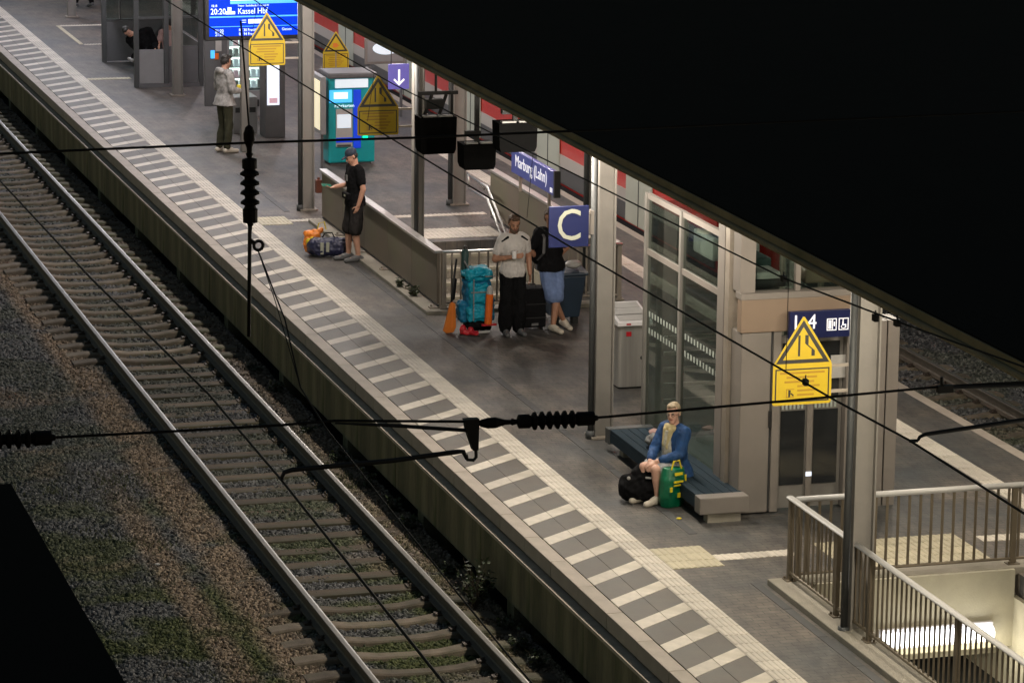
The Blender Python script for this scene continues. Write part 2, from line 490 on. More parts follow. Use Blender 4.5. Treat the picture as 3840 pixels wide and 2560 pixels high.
def put_text(body, size, parent, loc, rot, mat='letter', name='lettering', align='CENTER', xs=1.0):
    me = text_mesh(body, size, name, mat, align=align, xs=xs)
    o = link(name, me, parent, Vector(loc) - world_loc(parent)); o.rotation_euler = rot
    return o
FRONT = (R(90), 0, 0)            # lettering that faces -Y
LEFT = (R(90), 0, R(-90))        # lettering that faces -X
def remesh(mb, voxel, smooth_it=3, sub=0):
    """joins overlapping closed shapes into one continuous surface"""
    me = mb.mesh('tmp', ['skin'], False)
    ob = bpy.data.objects.new('tmp', me); COL.objects.link(ob)
    md = ob.modifiers.new('r', 'REMESH'); md.mode = 'VOXEL'; md.voxel_size = voxel; md.use_smooth_shade = True
    if smooth_it:
        s2 = ob.modifiers.new('s', 'SMOOTH'); s2.iterations = smooth_it; s2.factor = .5
    bpy.context.view_layer.update()
    out = bpy.data.meshes.new_from_object(ob.evaluated_get(bpy.context.evaluated_depsgraph_get()))
    bpy.data.objects.remove(ob); bpy.data.meshes.remove(me)
    out.polygons.foreach_set('use_smooth', [True] * len(out.polygons))
    return out
def remesh_part(mb, name, mat, parent, voxel=.012, smooth_it=3, crumple=0, cscale=14.0, cz=.6):
    me = remesh(mb, voxel, smooth_it); me.name = name
    if crumple:   # cloth folds: push the surface in and out along its normals
        mv = [(v.co.copy(), v.normal.copy()) for v in me.vertices]
        sd = random.uniform(0, 50)
        for v, (c, nn) in zip(me.vertices, mv):
            q = Vector((c.x * cscale + sd, c.y * cscale, c.z * cscale * cz))
            v.co = c + nn * (crumple * (noise.noise(q) + .6 * noise.noise(q * 2.3)))
    me.materials.clear(); me.materials.append(MATS[mat])
    return link(name, me, parent)

# ================================================================= THE SETTING
EDGE_Y0, EDGE_Y1 = 22.0, 96.0
TZ = -0.93          # rail seat height on the sleepers
TRK = -1.54         # centre line of the near track
# ground far and wide
g = MB().box(-160, 160, -20, 400, -1.6, -1.3)
structure(g.build('ground', M('ground_dark', (.014, .014, .013), .9, var=.3, vs=.6, world=True)), 'dark ground around the station')

# ---- ballast: sheet plus tens of thousands of loose stones (geometry nodes)
def ballast_tree():
    nt = bpy.data.node_groups.new('ballast_stones', 'GeometryNodeTree')
    nt.interface.new_socket('Geometry', in_out='INPUT', socket_type='NodeSocketGeometry')
    nt.interface.new_socket('Density', in_out='INPUT', socket_type='NodeSocketFloat')
    nt.interface.new_socket('Geometry', in_out='OUTPUT', socket_type='NodeSocketGeometry')
    N, L = nt.nodes, nt.links
    gi = N.new('NodeGroupInput'); go = N.new('NodeGroupOutput')
    dp = N.new('GeometryNodeDistributePointsOnFaces')
    L.new(gi.outputs[0], dp.inputs['Mesh']); L.new(gi.outputs[1], dp.inputs['Density'])
    ico = N.new('GeometryNodeMeshIcoSphere'); ico.inputs['Radius'].default_value = .031; ico.inputs['Subdivisions'].default_value = 1
    # knock the corners about so that it reads as broken stone
    nz = N.new('ShaderNodeTexNoise'); nz.inputs['Scale'].default_value = 25
    vm = N.new('ShaderNodeVectorMath'); vm.operation = 'SUBTRACT'; vm.inputs[1].default_value = (.5, .5, .5)
    L.new(nz.outputs['Color'], vm.inputs[0])
    vm2 = N.new('ShaderNodeVectorMath'); vm2.operation = 'SCALE'; vm2.inputs['Scale'].default_value = .05
    L.new(vm.outputs[0], vm2.inputs[0])
    spn = N.new('GeometryNodeSetPosition'); L.new(ico.outputs['Mesh'], spn.inputs['Geometry']); L.new(vm2.outputs[0], spn.inputs['Offset'])
    sm = N.new('GeometryNodeSetMaterial'); sm.inputs['Material'].default_value = MATS['ballast_stone']
    L.new(spn.outputs[0], sm.inputs[0])
    ip = N.new('GeometryNodeInstanceOnPoints'); L.new(dp.outputs['Points'], ip.inputs['Points']); L.new(sm.outputs[0], ip.inputs['Instance'])
    rr = N.new('FunctionNodeRandomValue'); rr.data_type = 'FLOAT_VECTOR'; rr.inputs[0].default_value = (0, 0, 0); rr.inputs[1].default_value = (6.28, 6.28, 6.28)
    L.new(rr.outputs[0], ip.inputs['Rotation'])
    rs = N.new('FunctionNodeRandomValue'); rs.data_type = 'FLOAT_VECTOR'; rs.inputs[0].default_value = (.55, .55, .45); rs.inputs[1].default_value = (1.4, 1.25, 1.05)
    rs.inputs['Seed'].default_value = 5
    L.new(rs.outputs[0], ip.inputs['Scale'])
    jg = N.new('GeometryNodeJoinGeometry'); L.new(ip.outputs[0], jg.inputs[0]); L.new(gi.outputs[0], jg.inputs[0])
    L.new(jg.outputs[0], go.inputs[0])
    return nt
ballast_mat('ballast_stone', True); ballast_mat('ballast_sheet', False)
BT = ballast_tree()
def ballast(name, x0, x1, y0, y1, dens, zf, label, step=.25):
    mb = MB(); nx = int((x1 - x0) / step) + 1; ny = int((y1 - y0) / step) + 1
    vs_ = []
    for j in range(ny + 1):
        for i in range(nx + 1):
            x = x0 + (x1 - x0) * i / nx; y = y0 + (y1 - y0) * j / ny
            z = zf(x, y) + .035 * noise.noise((x * 1.1, y * 1.1, 3.1)) + .02 * noise.noise((x * 4, y * 4, 1.7))
            vs_.append((x, y, z))
    fs = [(j * (nx + 1) + i, j * (nx + 1) + i + 1, (j + 1) * (nx + 1) + i + 1, (j + 1) * (nx + 1) + i) for j in range(ny) for i in range(nx)]
    mb.add(vs_, fs)
    o = mb.build(name, 'ballast_sheet')
    md = o.modifiers.new('stones', 'NODES'); md.node_group = BT
    for it in BT.interface.items_tree:
        if it.name == 'Density' and it.in_out == 'INPUT': md[it.identifier] = float(dens)
    o['kind'] = 'stuff'; o['label'] = label
    return o
def zb(x, y):
    d = abs(x - TRK)
    if d < 1.30:
        if 36.2 < y < 49.2: return -.99 if d < .8 else (-.955 if x < TRK else -.97)
        return -1.025 if d < .72 else -1.005
    if x > TRK: return -1.0
    if x < -4.75: return -.985
    return -.955
ballast('ballast', -9.0, -.08, 26, 47, 600, zb, 'grey track ballast with brown and mossy patches, near part')
ballast('ballast', -9.0, -.08, 47, 60, 260, zb, 'grey track ballast between the sleepers, middle part')
ballast('ballast', -9.0, -.08, 60, 96, 90, zb, 'grey track ballast in the distance at upper left')
ballast('ballast', 7.2, 13.5, 26, 60, 200, lambda x, y: -.985, 'ballast of the track beyond the platform')

# ---- railway tracks: rails and concrete sleepers
def rail_mesh(name, y0, y1):
    # flat-bottom rail profile (x, z), z = 0 at the foot, top at .172
    foot = [(-.075, 0), (.075, 0), (.075, .012), (.02, .03), (.009, .045), (.009, .128), (.034, .138), (.036, .165), (-.036, .165), (-.034, .138), (-.009, .128), (-.009, .045), (-.02, .03), (-.075, .012)]
    mb = MB(); mb.prism(foot, 1, y0, y1)
    mb.slot(1).prism([(-.036, .1655), (.016, .1655), (.016, .1718), (-.030, .1715)], 1, y0, y1)
    mb.slot(2).prism([(.0161, .1655), (.0365, .1655), (.0365, .167), (.031, .1722), (.0161, .1722)], 1, y0, y1)  # lamp highlight on the right-hand corner, put in as a brighter metal strip
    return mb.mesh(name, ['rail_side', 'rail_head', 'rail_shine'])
def sleeper_mesh(name):
    # B70-like: 2.6 m long, waisted in the middle, raised rail seats
    xs = [-1.3, -1.05, -.85, -.62, -.35, 0, .35, .62, .85, 1.05, 1.3]
    zt = [-.03, -.005, .0, .0, -.035, -.045, -.035, .0, .0, -.005, -.03]
    hw = [.135, .125, .115, .11, .10, .095, .10, .11, .115, .125, .135]
    mb = MB(); vs_ = []; fs = []
    for x, z, w in zip(xs, zt, hw):
        vs_ += [(x, -w - .03, -.22), (x, -w, z - .015), (x, -w + .025, z), (x, w - .025, z), (x, w, z - .015), (x, w + .03, -.22)]
    for i in range(len(xs) - 1):
        for k in range(5):
            fs.append((i * 6 + k, (i + 1) * 6 + k, (i + 1) * 6 + k + 1, i * 6 + k + 1))
    fs.append((0, 1, 2, 3, 4, 5)); n = (len(xs) - 1) * 6; fs.append((n + 5, n + 4, n + 3, n + 2, n + 1, n))
    mb.add(vs_, fs)
    mb.slot(1)
    for s in (-1, 1):
        for t in (-1, 1):
            cx = s * .7535 + t * .105
            mb.box(cx - .045, cx + .045, -.05, .05, .0, .028)
            mb.loft([(cx, -.03, .03), (cx - t * .03, 0, .045), (cx, .03, .03)], .011, 5)
    return mb.mesh(name, ['sleeper', 'clip'])
SLEEPER = sleeper_mesh('sleeper')
def timber_mesh(name):
    mb = MB().box(-1.28, 1.28, -.125, .125, -.16, -.022)
    mb.slot(1)
    for s in (-1, 1):
        mb.box(s * .7535 - .17, s * .7535 + .17, -.08, .08, -.0219, -.001)
        for t in (-1, 1):
            for yq in (-.05, .05): mb.loft([(s * .7535 + t * .13, yq, -.001), (s * .7535 + t * .13, yq, .03)], .014, 6)
    return mb.mesh(name, ['timber', 'clip'], bevel=.008)
TIMBER = timber_mesh('timber_sleeper')
def track(cx, y0, y1, s0, s1, label, skip=None):
    t = root('railway_track', (cx, y0, TZ), label, 'railway track')
    for s in (-1, 1):
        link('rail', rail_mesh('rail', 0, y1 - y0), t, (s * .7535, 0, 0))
    y = s0
    while y < s1:
        wood = cx == TRK and 36.4 < y < 49.0
        o = link('timber_sleeper' if wood else 'sleeper', TIMBER if wood else SLEEPER, t, (random.uniform(-.015, .015), y - y0, random.uniform(-.014, .002)))
        o.rotation_euler = (random.uniform(-.01, .01), random.uniform(-.006, .006), random.uniform(-.008, .008))
        y += .6
    return t
track(TRK, 24, 98, 29.1, 76, 'near railway track with shiny rails beside the hatched platform edge')
track(-6.09, 14, 98, 36.9, 50, 'left railway track showing only its sleeper ends at the left border')
track(8.62, 20, 98, 30, 50, 'railway track on the far side of the platform, under the canopy edge')

# ---- the platform
HOLES = [(2.33, 4.93, 47.45, 52.75), (2.36, 4.80, 18.0, 32.68)]     # stairwells
def platform_cells():
    mb = MB()
    xs = [.19, 2.33, 2.36, 4.80, 4.93, 6.96]
    ys = [18.0, EDGE_Y0 - 2, 32.68, 47.45, 52.75, EDGE_Y1]
    for i in range(len(xs) - 1):
        for j in range(len(ys) - 1):
            cx, cy = (xs[i] + xs[i + 1]) / 2, (ys[j] + ys[j + 1]) / 2
            if any(h[0] <= cx <= h[1] and h[2] <= cy <= h[3] for h in HOLES): continue
            x0, x1, y0, y1 = xs[i], xs[i + 1], ys[j], ys[j + 1]
            b = len(mb.v)
            mb.add([(x0, y0, 0), (x1, y0, 0), (x1, y1, 0), (x0, y1, 0)], [(0, 1, 2, 3)])
            mb.add([(x0, y0, -.25), (x1, y0, -.25), (x1, y1, -.25), (x0, y1, -.25)], [(3, 2, 1, 0)])
    for (x0, x1, y0, y1) in HOLES:   # slab edges round the stairwells
        mb.add([(x0, y0, 0), (x0, y1, 0), (x0, y1, -.25), (x0, y0, -.25)], [(0, 1, 2, 3)])
        mb.add([(x1, y0, 0), (x1, y1, 0), (x1, y1, -.25), (x1, y0, -.25)], [(3, 2, 1, 0)])
        mb.add([(x0, y0, 0), (x1, y0, 0), (x1, y0, -.25), (x0, y0, -.25)], [(0, 1, 2, 3)])
        mb.add([(x0, y1, 0), (x1, y1, 0), (x1, y1, -.25), (x0, y1, -.25)], [(3, 2, 1, 0)])
    return mb
PLAT = structure(link('platform', platform_cells().mesh('platform', ['pavers'], fix=False)), 'paved island platform')
def piece(name, me, loc, parent=None):
    return link(name, me, parent or PLAT, loc)
# kerb stones
ks = MB().box(0, .178, .004, .996, -.17, .004).mesh('kerb_stone', ['kerb'], bevel=.008)
for k in range(int(EDGE_Y1 - EDGE_Y0)):
    piece('kerb_stone', ks, (random.uniform(-.002, .002), EDGE_Y0 + k + .31, random.uniform(-.001, .002)))
kr = MB().box(-.16, 0, .004, .996, -.17, .004).mesh('kerb_stone', ['kerb'], bevel=.008)
for k in range(int(EDGE_Y1 - EDGE_Y0)):
    piece('kerb_stone', kr, (7.1, EDGE_Y0 + k, 0))
# hatched danger strip: slanted white bars of two tiles, dark panels of two tiles between
PITCH, SW, SL, X0, X1 = .816, .262, .55, .186, .916
def para(x0, x1, ya, yb, z0, z1):
    s = SL / (X1 - X0); g_ = .003
    mb = MB()
    ya += g_; yb -= g_; x0 += g_; x1 -= g_
    f = lambda x: (x - X0) * s
    vs_ = [(x0, ya + f(x0), z0), (x1, ya + f(x1), z0), (x1, yb + f(x1), z0), (x0, yb + f(x0), z0)]
    vs_ += [(a, b, z1) for a, b, c in vs_]
    return mb.add(vs_, [(0, 3, 2, 1), (4, 5, 6, 7), (0, 1, 5, 4), (1, 2, 6, 5), (2, 3, 7, 6), (3, 0, 4, 7)])
XM = (X0 + X1) / 2
mw = [para(X0, XM, 0, SW, -.05, .0065).mesh('white_bar_tile', ['tile_white']), para(XM, X1, 0, SW, -.05, .0065).mesh('white_bar_tile', ['tile_white'])]
md_ = [para(X0, XM, SW, PITCH, -.05, .004).mesh('dark_tile', ['tile_dark']), para(XM, X1, SW, PITCH, -.05, .004).mesh('dark_tile', ['tile_dark'])]
y = 34.954 - 16 * PITCH
while y < EDGE_Y1 - 1:
    for me in mw: piece('white_bar_tile', me, (0, y, random.uniform(-.001, .001)))
    for me in md_: piece('dark_tile', me, (0, y, random.uniform(-.001, .001)))
    y += PITCH
# ribbed tactile band
def ribbed(wx, wy, mat, name, ribs=5):
    mb = MB().box(.002, wx - .002, .002, wy - .002, -.05, .004)
    w = wx / ribs
    for r_ in range(ribs):
        a = r_ * w
        mb.prism([(a + w * .15, .004), (a + w * .85, .004), (a + w * .7, .010), (a + w * .3, .010)], 1, .008, wy - .008)
    return mb.mesh(name, [mat])
tt = ribbed(.281, .297, 'tile_white', 'tactile_tile')
k = 0; y = EDGE_Y0
while y < EDGE_Y1 and k < 300:
    piece('tactile_tile', tt, (.919, y, random.uniform(-.001, .001))); y += .299; k += 1
tr = ribbed(.281, .597, 'tile_white', 'tactile_tile')
y = EDGE_Y0
while y < 62:
    piece('tactile_tile', tr, (5.98, y, 0)); y += .6
# attention fields and guide lines
def field(x0, x1, y0, y1, mat, nx, ny, ribs=4, name='guide_tile'):
    wx, wy = (x1 - x0) / nx, (y1 - y0) / ny
    me = ribbed(wx, wy, mat, name, ribs)
    for i in range(nx):
        for j in range(ny): piece(name, me, (x0 + i * wx, y0 + j * wy, random.uniform(0, .0015)))
field(1.202, 1.802, 33.70, 34.52, 'tile_yellow', 2, 3)
field(1.802, 2.72, 33.90, 34.13, 'tile_white', 3, 1)
field(1.202, 1.74, 54.82, 55.55, 'tile_yellow', 2, 3)
field(1.74, 2.30, 55.02, 55.22, 'tile_white', 2, 1)
field(2.42, 5.15, 55.0, 55.2, 'tile_white', 9, 1)
field(2.40, 4.88, 53.02, 53.88, 'tile_white', 8, 3)
field(3.05, 4.75, 33.25, 34.3, 'tile_yellow', 6, 4)
field(4.95, 5.95, 33.9, 34.13, 'tile_white', 3, 1)
field(1.202, 2.14, 72.5, 72.75, 'tile_yellow', 3, 1)
field(1.96, 2.06, 78.4, 81.95, 'tile_yellow', 1, 8, 2)
field(2.06, 3.1, 81.8, 81.98, 'tile_white', 4, 1)
field(2.06, 3.1, 78.25, 78.4, 'tile_white', 4, 1)
# dark strip along the paving, left out at the guide fields
dm = MB().box(.0, .10, .005, .995, -.03, .0045)
dme = dm.mesh('dark_strip', [M('strip_dark', (.05, .051, .053), .7, var=.3, vs=9)])
for k in range(24, 60):
    if 33 <= k <= 34 or 54 <= k <= 55: continue
    piece('dark_strip', dme, (1.84, k, 0))
# retaining wall below the edge
WALL = structure(MB().box(.05, .2, EDGE_Y0, EDGE_Y1, -.82, -.175).box(.45, .6, EDGE_Y0, EDGE_Y1, -1.35, -.82).build('platform_wall', 'wall_conc'), 'mossy concrete wall under the platform edge')
wp = MB().box(-.088, .05, .006, 1.994, -.82, -.243).mesh('wall_panel', ['wall_conc'], bevel=.006)
ft = MB().box(-.07, .45, -.14, .14, -1.35, -.821).mesh('footing', ['wall_conc'])
lp = MB().box(-.102, .03, .003, 1.997, -.243, -.205).mesh('ledge_stone', ['ledge'])
for k in range(int((EDGE_Y1 - EDGE_Y0) / 2)):
    link('wall_panel', wp, WALL, (random.uniform(-.006, .004), EDGE_Y0 + 2 * k + .8, 0))
    link('ledge_stone', lp, WALL, (0, EDGE_Y0 + 2 * k + .8, 0))
    if k % 2 == 0: link('footing', ft, WALL, (0, EDGE_Y0 + 2 * k + 1.6, 0))
# platform body behind and far side
structure(MB().box(6.75, 7.0, EDGE_Y0, EDGE_Y1, -1.35, -.175).build('platform_wall', 'wall_conc'), 'concrete wall on the far side of the platform')

# ---- stairwells
def stairs(x0, x1, ytop, direc, n, run, rise, lab):
    s = structure(MB().box(x0, x1, min(ytop, ytop + direc * run * n), max(ytop, ytop + direc * run * n), -rise * n - 1.0, -rise * n - .9).build('stairs', 'concrete'), lab)
    mb = MB().box(0, x1 - x0, 0, run, -1.0, 0); mb.slot(1)
    # pale nosing on the edge one steps down from
    if direc < 0: mb.box(.0, x1 - x0, -.004, .06, -.04, .004)
    else: mb.box(.0, x1 - x0, run - .06, run + .004, -.04, .004)
    me = mb.mesh('step', ['concrete', 'conc_pale'])
    for k in range(n):
        y_ = ytop + direc * run * k + (-run if direc < 0 else 0)
        link('step', me, s, (x0, y_, -rise * (k + 1)))
    return s
stairs(2.40, 4.88, 52.75, -1, 22, .315, .165, 'stairs going down from the parapet towards the passage')
stairs(2.42, 4.74, 22.0, 1, 24, .315, .165, 'stairs going down at the lower right')
st = MB()
st.box(2.30, 2.40, 44.8, 52.75, -4.6, -.252); st.box(4.88, 4.98, 44.8, 52.75, -4.6, -.252); st.box(2.4, 4.88, 52.752, 52.9, -4.6, -.252)
structure(st.build('stairwell_wall', 'conc_pale'), 'pale walls of the stairwell behind the parapet')
st = MB()
st.box(2.26, 2.42, 18, 40, -4.9, -.252); st.box(4.74, 4.9, 18, 40, -4.9, -.252); st.box(2.42, 4.74, 32.60, 32.655, -.80, .06); st.box(2.42, 4.74, 32.69, 33.0, -.80, -.252); st.box(2.42, 4.74, 39.9, 40, -4.9, -.252)
st.box(2.42, 4.74, 33.0, 39.9, -1.0, -.81); st.box(2.42, 4.74, 29.4, 39.9, -4.95, -4.88)
structure(st.build('stairwell_wall', 'conc_pale'), 'pale walls of the lit stairwell at lower right')
# concrete upstand round the right stairwell
up = MB(); up.box(1.99, 2.36, 20, 32.9, -.02, .07); up.box(2.36, 5.0, 32.66, 32.95, -.02, .07)
structure(up.build('stair_kerb', 'concrete', bevel=.012), 'low concrete kerb under the railing at lower right')
up = MB(); up.box(2.02, 2.42, 47.2, 54.95, -.02, .055); up.box(2.42, 5.1, 47.2, 47.46, -.02, .055)
structure(up.build('stair_kerb', 'concrete', bevel=.012), 'low concrete kerb under the stair parapet')

# ---- fluorescent luminaires in the right stairwell (lit)
def tube_lamp(x0, x1, y_, z_, label):
    t = root('tube_lamp', ((x0 + x1) / 2, y_, z_), label, 'lamp', 'tube lamps on the stairwell lintel')
    MB().box(x0 - .02, x1 + .02, y_ - .05, y_ - .005, z_ - .11, z_ + .11).build('housing', 'white_plastic', t)
    MB().loft([(x0, y_ - .075, z_), (x1, y_ - .075, z_)], (.075), 10, ref=(0, 0, 1)).build('diffuser', M('tube_lit', (.9, .9, .9), .4, emit=(.92, .94, 1), es=6, var=.01), t, smooth=True)
    for xx in (x0 + .25, x1 - .25):
        ld = bpy.data.lights.new('lamp_light', 'POINT'); ld.energy = 6; ld.color = (1, .92, .70); ld.shadow_soft_size = .08
        lo = bpy.data.objects.new('lamp_light', ld); COL.objects.link(lo); lo.parent = t; lo.location = (xx - (x0 + x1) / 2, -.24, -.12)
tube_lamp(3.18, 4.02, 32.595, -.60, 'left bright tube lamp glowing behind the railing bars')
tube_lamp(4.14, 4.46, 32.595, -.60, 'short bright tube lamp right of the railing post, in the stairwell')

# lamp deeper in the passage
t = root('tube_lamp', (3.6, 35.5, -1.06), 'tube lamp under the passage ceiling below the lift', 'lamp', 'tube lamps on the stairwell lintel')
MB().box(2.9, 4.3, 35.42, 35.58, -1.06, -1.0).build('housing', 'white_plastic', t)
MB().box(2.92, 4.28, 35.44, 35.56, -1.09, -1.061).build('diffuser', 'tube_lit', t)
ld = bpy.data.lights.new('lamp_light', 'POINT'); ld.energy = 40; ld.color = (1, .88, .6); ld.shadow_soft_size = .1
lo = bpy.data.objects.new('lamp_light', ld); COL.objects.link(lo); lo.parent = t; lo.location = (0, 0, -.25)

# ================================================================= CANOPY
CX0, CZ = 1.24, 4.05
can = root('platform_canopy', (2.23, 60, 0), 'black platform canopy roof on steel columns', 'canopy')
MB().prism([(CX0, CZ + .14), (13.6, CZ + .52), (13.6, CZ + .39), (CX0, CZ + .02)], 1, 16, 100).build('roof', 'roof_black', can)
MB().prism([(CX0 + .02, CZ), (13.5, CZ + .35), (13.5, CZ + .38), (CX0 + .02, CZ + .015)], 1, 16, 99.9).build('soffit', 'soffit', can)
fb = MB()
fb.box(CX0 - .02, CX0 - .004, 16, 100, CZ - .015, CZ + .125)
fb.build('fascia', 'fascia', can)
MB().loft([(CX0 - .05, 16, CZ + .02), (CX0 - .05, 100, CZ + .02)], .03, 8, ref=(1, 0, 0)).build('gutter', 'fascia', can)
def column(x, y_, w=.23, top=4.0, pipe=True, px=None, py=-.04, pr=.038):
    h = w / 2
    px = -h - pr - .002 if px is None else px
    mb = MB()
    mb.box(x - h, x - h + .018, y_ - h, y_ + h, 0, top); mb.box(x + h - .018, x + h, y_ - h, y_ + h, 0, top)
    mb.box(x - h + .018, x + h - .018, y_ - .055, y_ - .04, 0, top)
    c = mb.build('column', 'steel_paint', can)
    MB().box(x - h - .05, x + h + .05, y_ - h - .05, y_ + h + .05, 0.006, .03).build('base_plate', 'galv', c)
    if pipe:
        p = MB().loft([(x + px, y_ + py, .05), (x + px, y_ + py, top)], pr, 10, ref=(1, 0, 0)).build('dark_pipe', 'steel_dark', can, smooth=True)  # slim dark grey tube up the column's left side
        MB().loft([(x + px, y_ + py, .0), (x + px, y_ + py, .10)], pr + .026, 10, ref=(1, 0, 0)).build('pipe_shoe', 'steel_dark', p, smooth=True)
    MB().prism([(CX0 + .1, top - .02), (CX0 + .1, top + .03), (x + .2, top + .06), (x + .2, top - .22)], 1, y_ - .04, y_ + .04).build('bracket', 'steel_paint', can)
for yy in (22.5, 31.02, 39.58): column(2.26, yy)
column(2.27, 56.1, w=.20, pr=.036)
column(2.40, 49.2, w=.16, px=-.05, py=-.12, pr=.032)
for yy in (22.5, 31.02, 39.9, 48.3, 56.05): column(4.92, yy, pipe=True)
for (xx, yy) in ((2.64, 69.85), (2.61, 83.6)): column(xx, yy, w=.2, pipe=False)

# canopy lamps: long luminaires under the soffit, hidden from above by the roof
LAMP_BODY = MB().box(-.07, .07, -.7, .7, 0, .09).mesh('housing', ['grey_light'])
LAMP_GLOW = MB().prism([(-.06, 0), (.06, 0), (.035, -.045), (-.035, -.045)], 1, -.68, .68).mesh('diffuser', [M('lamp_lit', (.9, .9, .9), .4, emit=(1, .9, .78), es=6, var=.01)])
def canopy_lamp(x, y_, z_, power, colr, where, row):
    t = root('canopy_lamp', (x, y_, z_), 'long white luminaire under the canopy ' + where, 'lamp', 'canopy lamps, ' + row)
    link('housing', LAMP_BODY, t); link('diffuser', LAMP_GLOW, t)
    for dy in (-.4, .4):
        ld = bpy.data.lights.new('lamp_light', 'POINT'); ld.energy = power / 2; ld.color = colr; ld.shadow_soft_size = .07
        lo = bpy.data.objects.new('lamp_light', ld); COL.objects.link(lo); lo.parent = t; lo.location = (0, dy, -.14)
def lcol(y_):
    t = min(1, max(0, (y_ - 50) / 25)); u = min(1, max(0, (y_ - 30) / 14))
    return (lerp(1.0, .92, t), lerp(.898, .915, t), lerp(lerp(.71, .79, u), 1.0, t))
LP = 275
for yy in (20.5, 24.6, 28.7, 33.4, 37.4, 39.8, 49.4, 53.7, 57.6, 61.5, 65.5, 69.5, 73.5, 77.5, 81.5, 86.0, 91.0):
    canopy_lamp(1.62, yy, 3.92, LP * (1.25 if 39 < yy < 50 else .8 if yy > 55 else 1.0), lcol(yy), 'on the hatched side', 'hatched side')
for yy in (20.5, 27.0, 33.0, 38.3, 50.5, 57.0, 64.0, 72.0, 80.0):
    canopy_lamp(5.9, yy, 3.98, LP * (.8 if yy > 55 else 1.0), lcol(yy), 'on the train side', 'train side')

# the other platform's canopy at the lower left: only its black roof shows
oc = root('platform_canopy', (-9.2, 20, -.1), 'black canopy roof corner at the lower left border', 'canopy')
MB().box(-11.5, -7.17, 4, 24.75, 3.62, 3.78).build('roof', 'roof_black', oc)
MB().box(-11.45, -7.185, 4, 24.7, 3.56, 3.62).build('soffit', 'grey_mid', oc)
for yy in (8, 16, 23): MB().box(-9.3, -9.1, yy - .1, yy + .1, -.1, 3.56).build('column', 'steel_paint', oc)
structure(MB().box(-12, -7.75, -5, 26, -1.3, -.1).build('platform', 'pavers'), 'neighbouring platform below the lower left corner, out of sight')

# ================================================================= RAILINGS AND PARAPETS
def railing(name, p0, p1, ztop, zbot, step, posts, label, mat='rail_fence', toprad=(.045, .02), topmat=None, bw=.013):
    """straight railing; every bar a part of its own"""
    a, b = Vector((*p0, 0)), Vector((*p1, 0)); d = b - a; ln = d.length; u = d.normalized()
    t = root('railing', (a.x, a.y, 0), label, 'railing')
    ang = math.atan2(u.y, u.x)
    def seg(nm, pts, rad, mt, par=t): return MB().loft(pts, rad, 8, ref=(0, 0, 1)).build(nm, mt, par)
    z1 = ztop
    top = MB().loft([(a.x, a.y, z1), (b.x, b.y, z1)], [(toprad[1], toprad[0])] * 2, 10, ref=(0, 0, 1)).build('top_rail', topmat or mat, t, smooth=True)
    seg('bottom_rail', [(a.x, a.y, zbot), (b.x, b.y, zbot)], .018, mat)
    bar = MB().box(-bw * .5, bw * .5, -bw * 1.1, bw * 1.1, zbot, ztop - .01).mesh('baluster', [mat])
    n = int(ln / step)
    for k in range(1, n):
        q = u * (ln * k / n)
        if any(abs(ln * k / n - ps) < .045 for ps in posts): continue
        o = link('baluster', bar, t, (q.x, q.y, 0)); o.rotation_euler = (0, 0, ang + PI / 2)
    pm = MB(); pm.box(-.03, .03, -.022, .022, .06, ztop - .012); pm.box(-.07, .07, -.055, .055, .062, .08)
    pm.loft([(.05, .035, .08), (.05, .035, .105)], .014, 6); pm.loft([(-.05, -.035, .08), (-.05, -.035, .105)], .014, 6)
    pme = pm.mesh('post', [mat])
    for ps in posts:
        q = u * ps
        o = link('post', pme, t, (q.x, q.y, 0)); o.rotation_euler = (0, 0, ang)
    return t
railing('railing', (2.2, 32.84), (2.2, 20.6), .97, .16, .118, (.05, 1.4, 2.3, 4.45, 6.9, 9.3, 11.7),
        'steel bar railing along the right stairwell, nearest the hatched edge', topmat='grey_light')
railing('railing', (2.27, 32.8), (4.98, 32.8), .95, .13, .124, (.02, 2.52),
        'steel bar railing across the head of the lit stairwell', toprad=(.055, .03), topmat='grey_light')
railing('railing', (2.30, 47.36), (5.06, 47.36), .90, .14, .137, (.02, 2.72),
        'steel bar railing in front of the stairs, behind the two men', mat='galv', topmat='steel_bright')
# stair parapets of sheet panels with a coping
def parapet(x, y0, y1, label, n):
    t = root('stair_parapet', (x, y0, 0), label, 'parapet')
    w = (y1 - y0) / n
    me = MB().box(-.02, .02, .006, w - .006, .12, .87).mesh('panel', ['panel_brown'])
    for k in range(n): link('panel', me, t, (0, k * w, 0))
    MB().box(x - .065, x + .065, y0 - .01, y1 + .01, .872, .915).build('coping', 'steel_brush', t, bevel=.008)
    pst = MB().box(-.03, .03, -.03, .03, .05, .872).mesh('post', ['galv'])
    for k in range(n + 1): link('post', pst, t, (.05, min(max(k * w, .03), y1 - y0 - .03), 0))
    MB().box(x - .012, x + .012, y0, y1, .075, .10).build('bottom_rail', 'steel_dark', t)
    fm = MB().box(-.08, .08, -.06, .06, .055, .075).loft([(-.05, 0, .075), (-.05, 0, .11)], .016, 6).mesh('foot_plate', ['galv'])
    for k in range(n): link('foot_plate', fm, t, (-.05, k * w + .02, 0))
    return t
parapet(2.25, 47.42, 54.85, 'brown panelled parapet on the near side of the stairs', 5)
parapet(5.02, 47.5, 54.3, 'brown panelled parapet on the far side of the stairs', 4)
hr = root('handrail', (4.75, 53.6, 0), 'double steel handrail bending down over the stairs', 'handrail')
for dz, nm in ((0, 'upper_rail'), (-.2, 'lower_rail')):
    MB().loft([(4.75, 54.75, .74 + dz * 1.15), (4.75, 53.6, .72 + dz), (4.75, 47.6, -2.35 + dz)], .022, 8, ref=(1, 0, 0)).build(nm, 'steel_bright', hr, smooth=True)
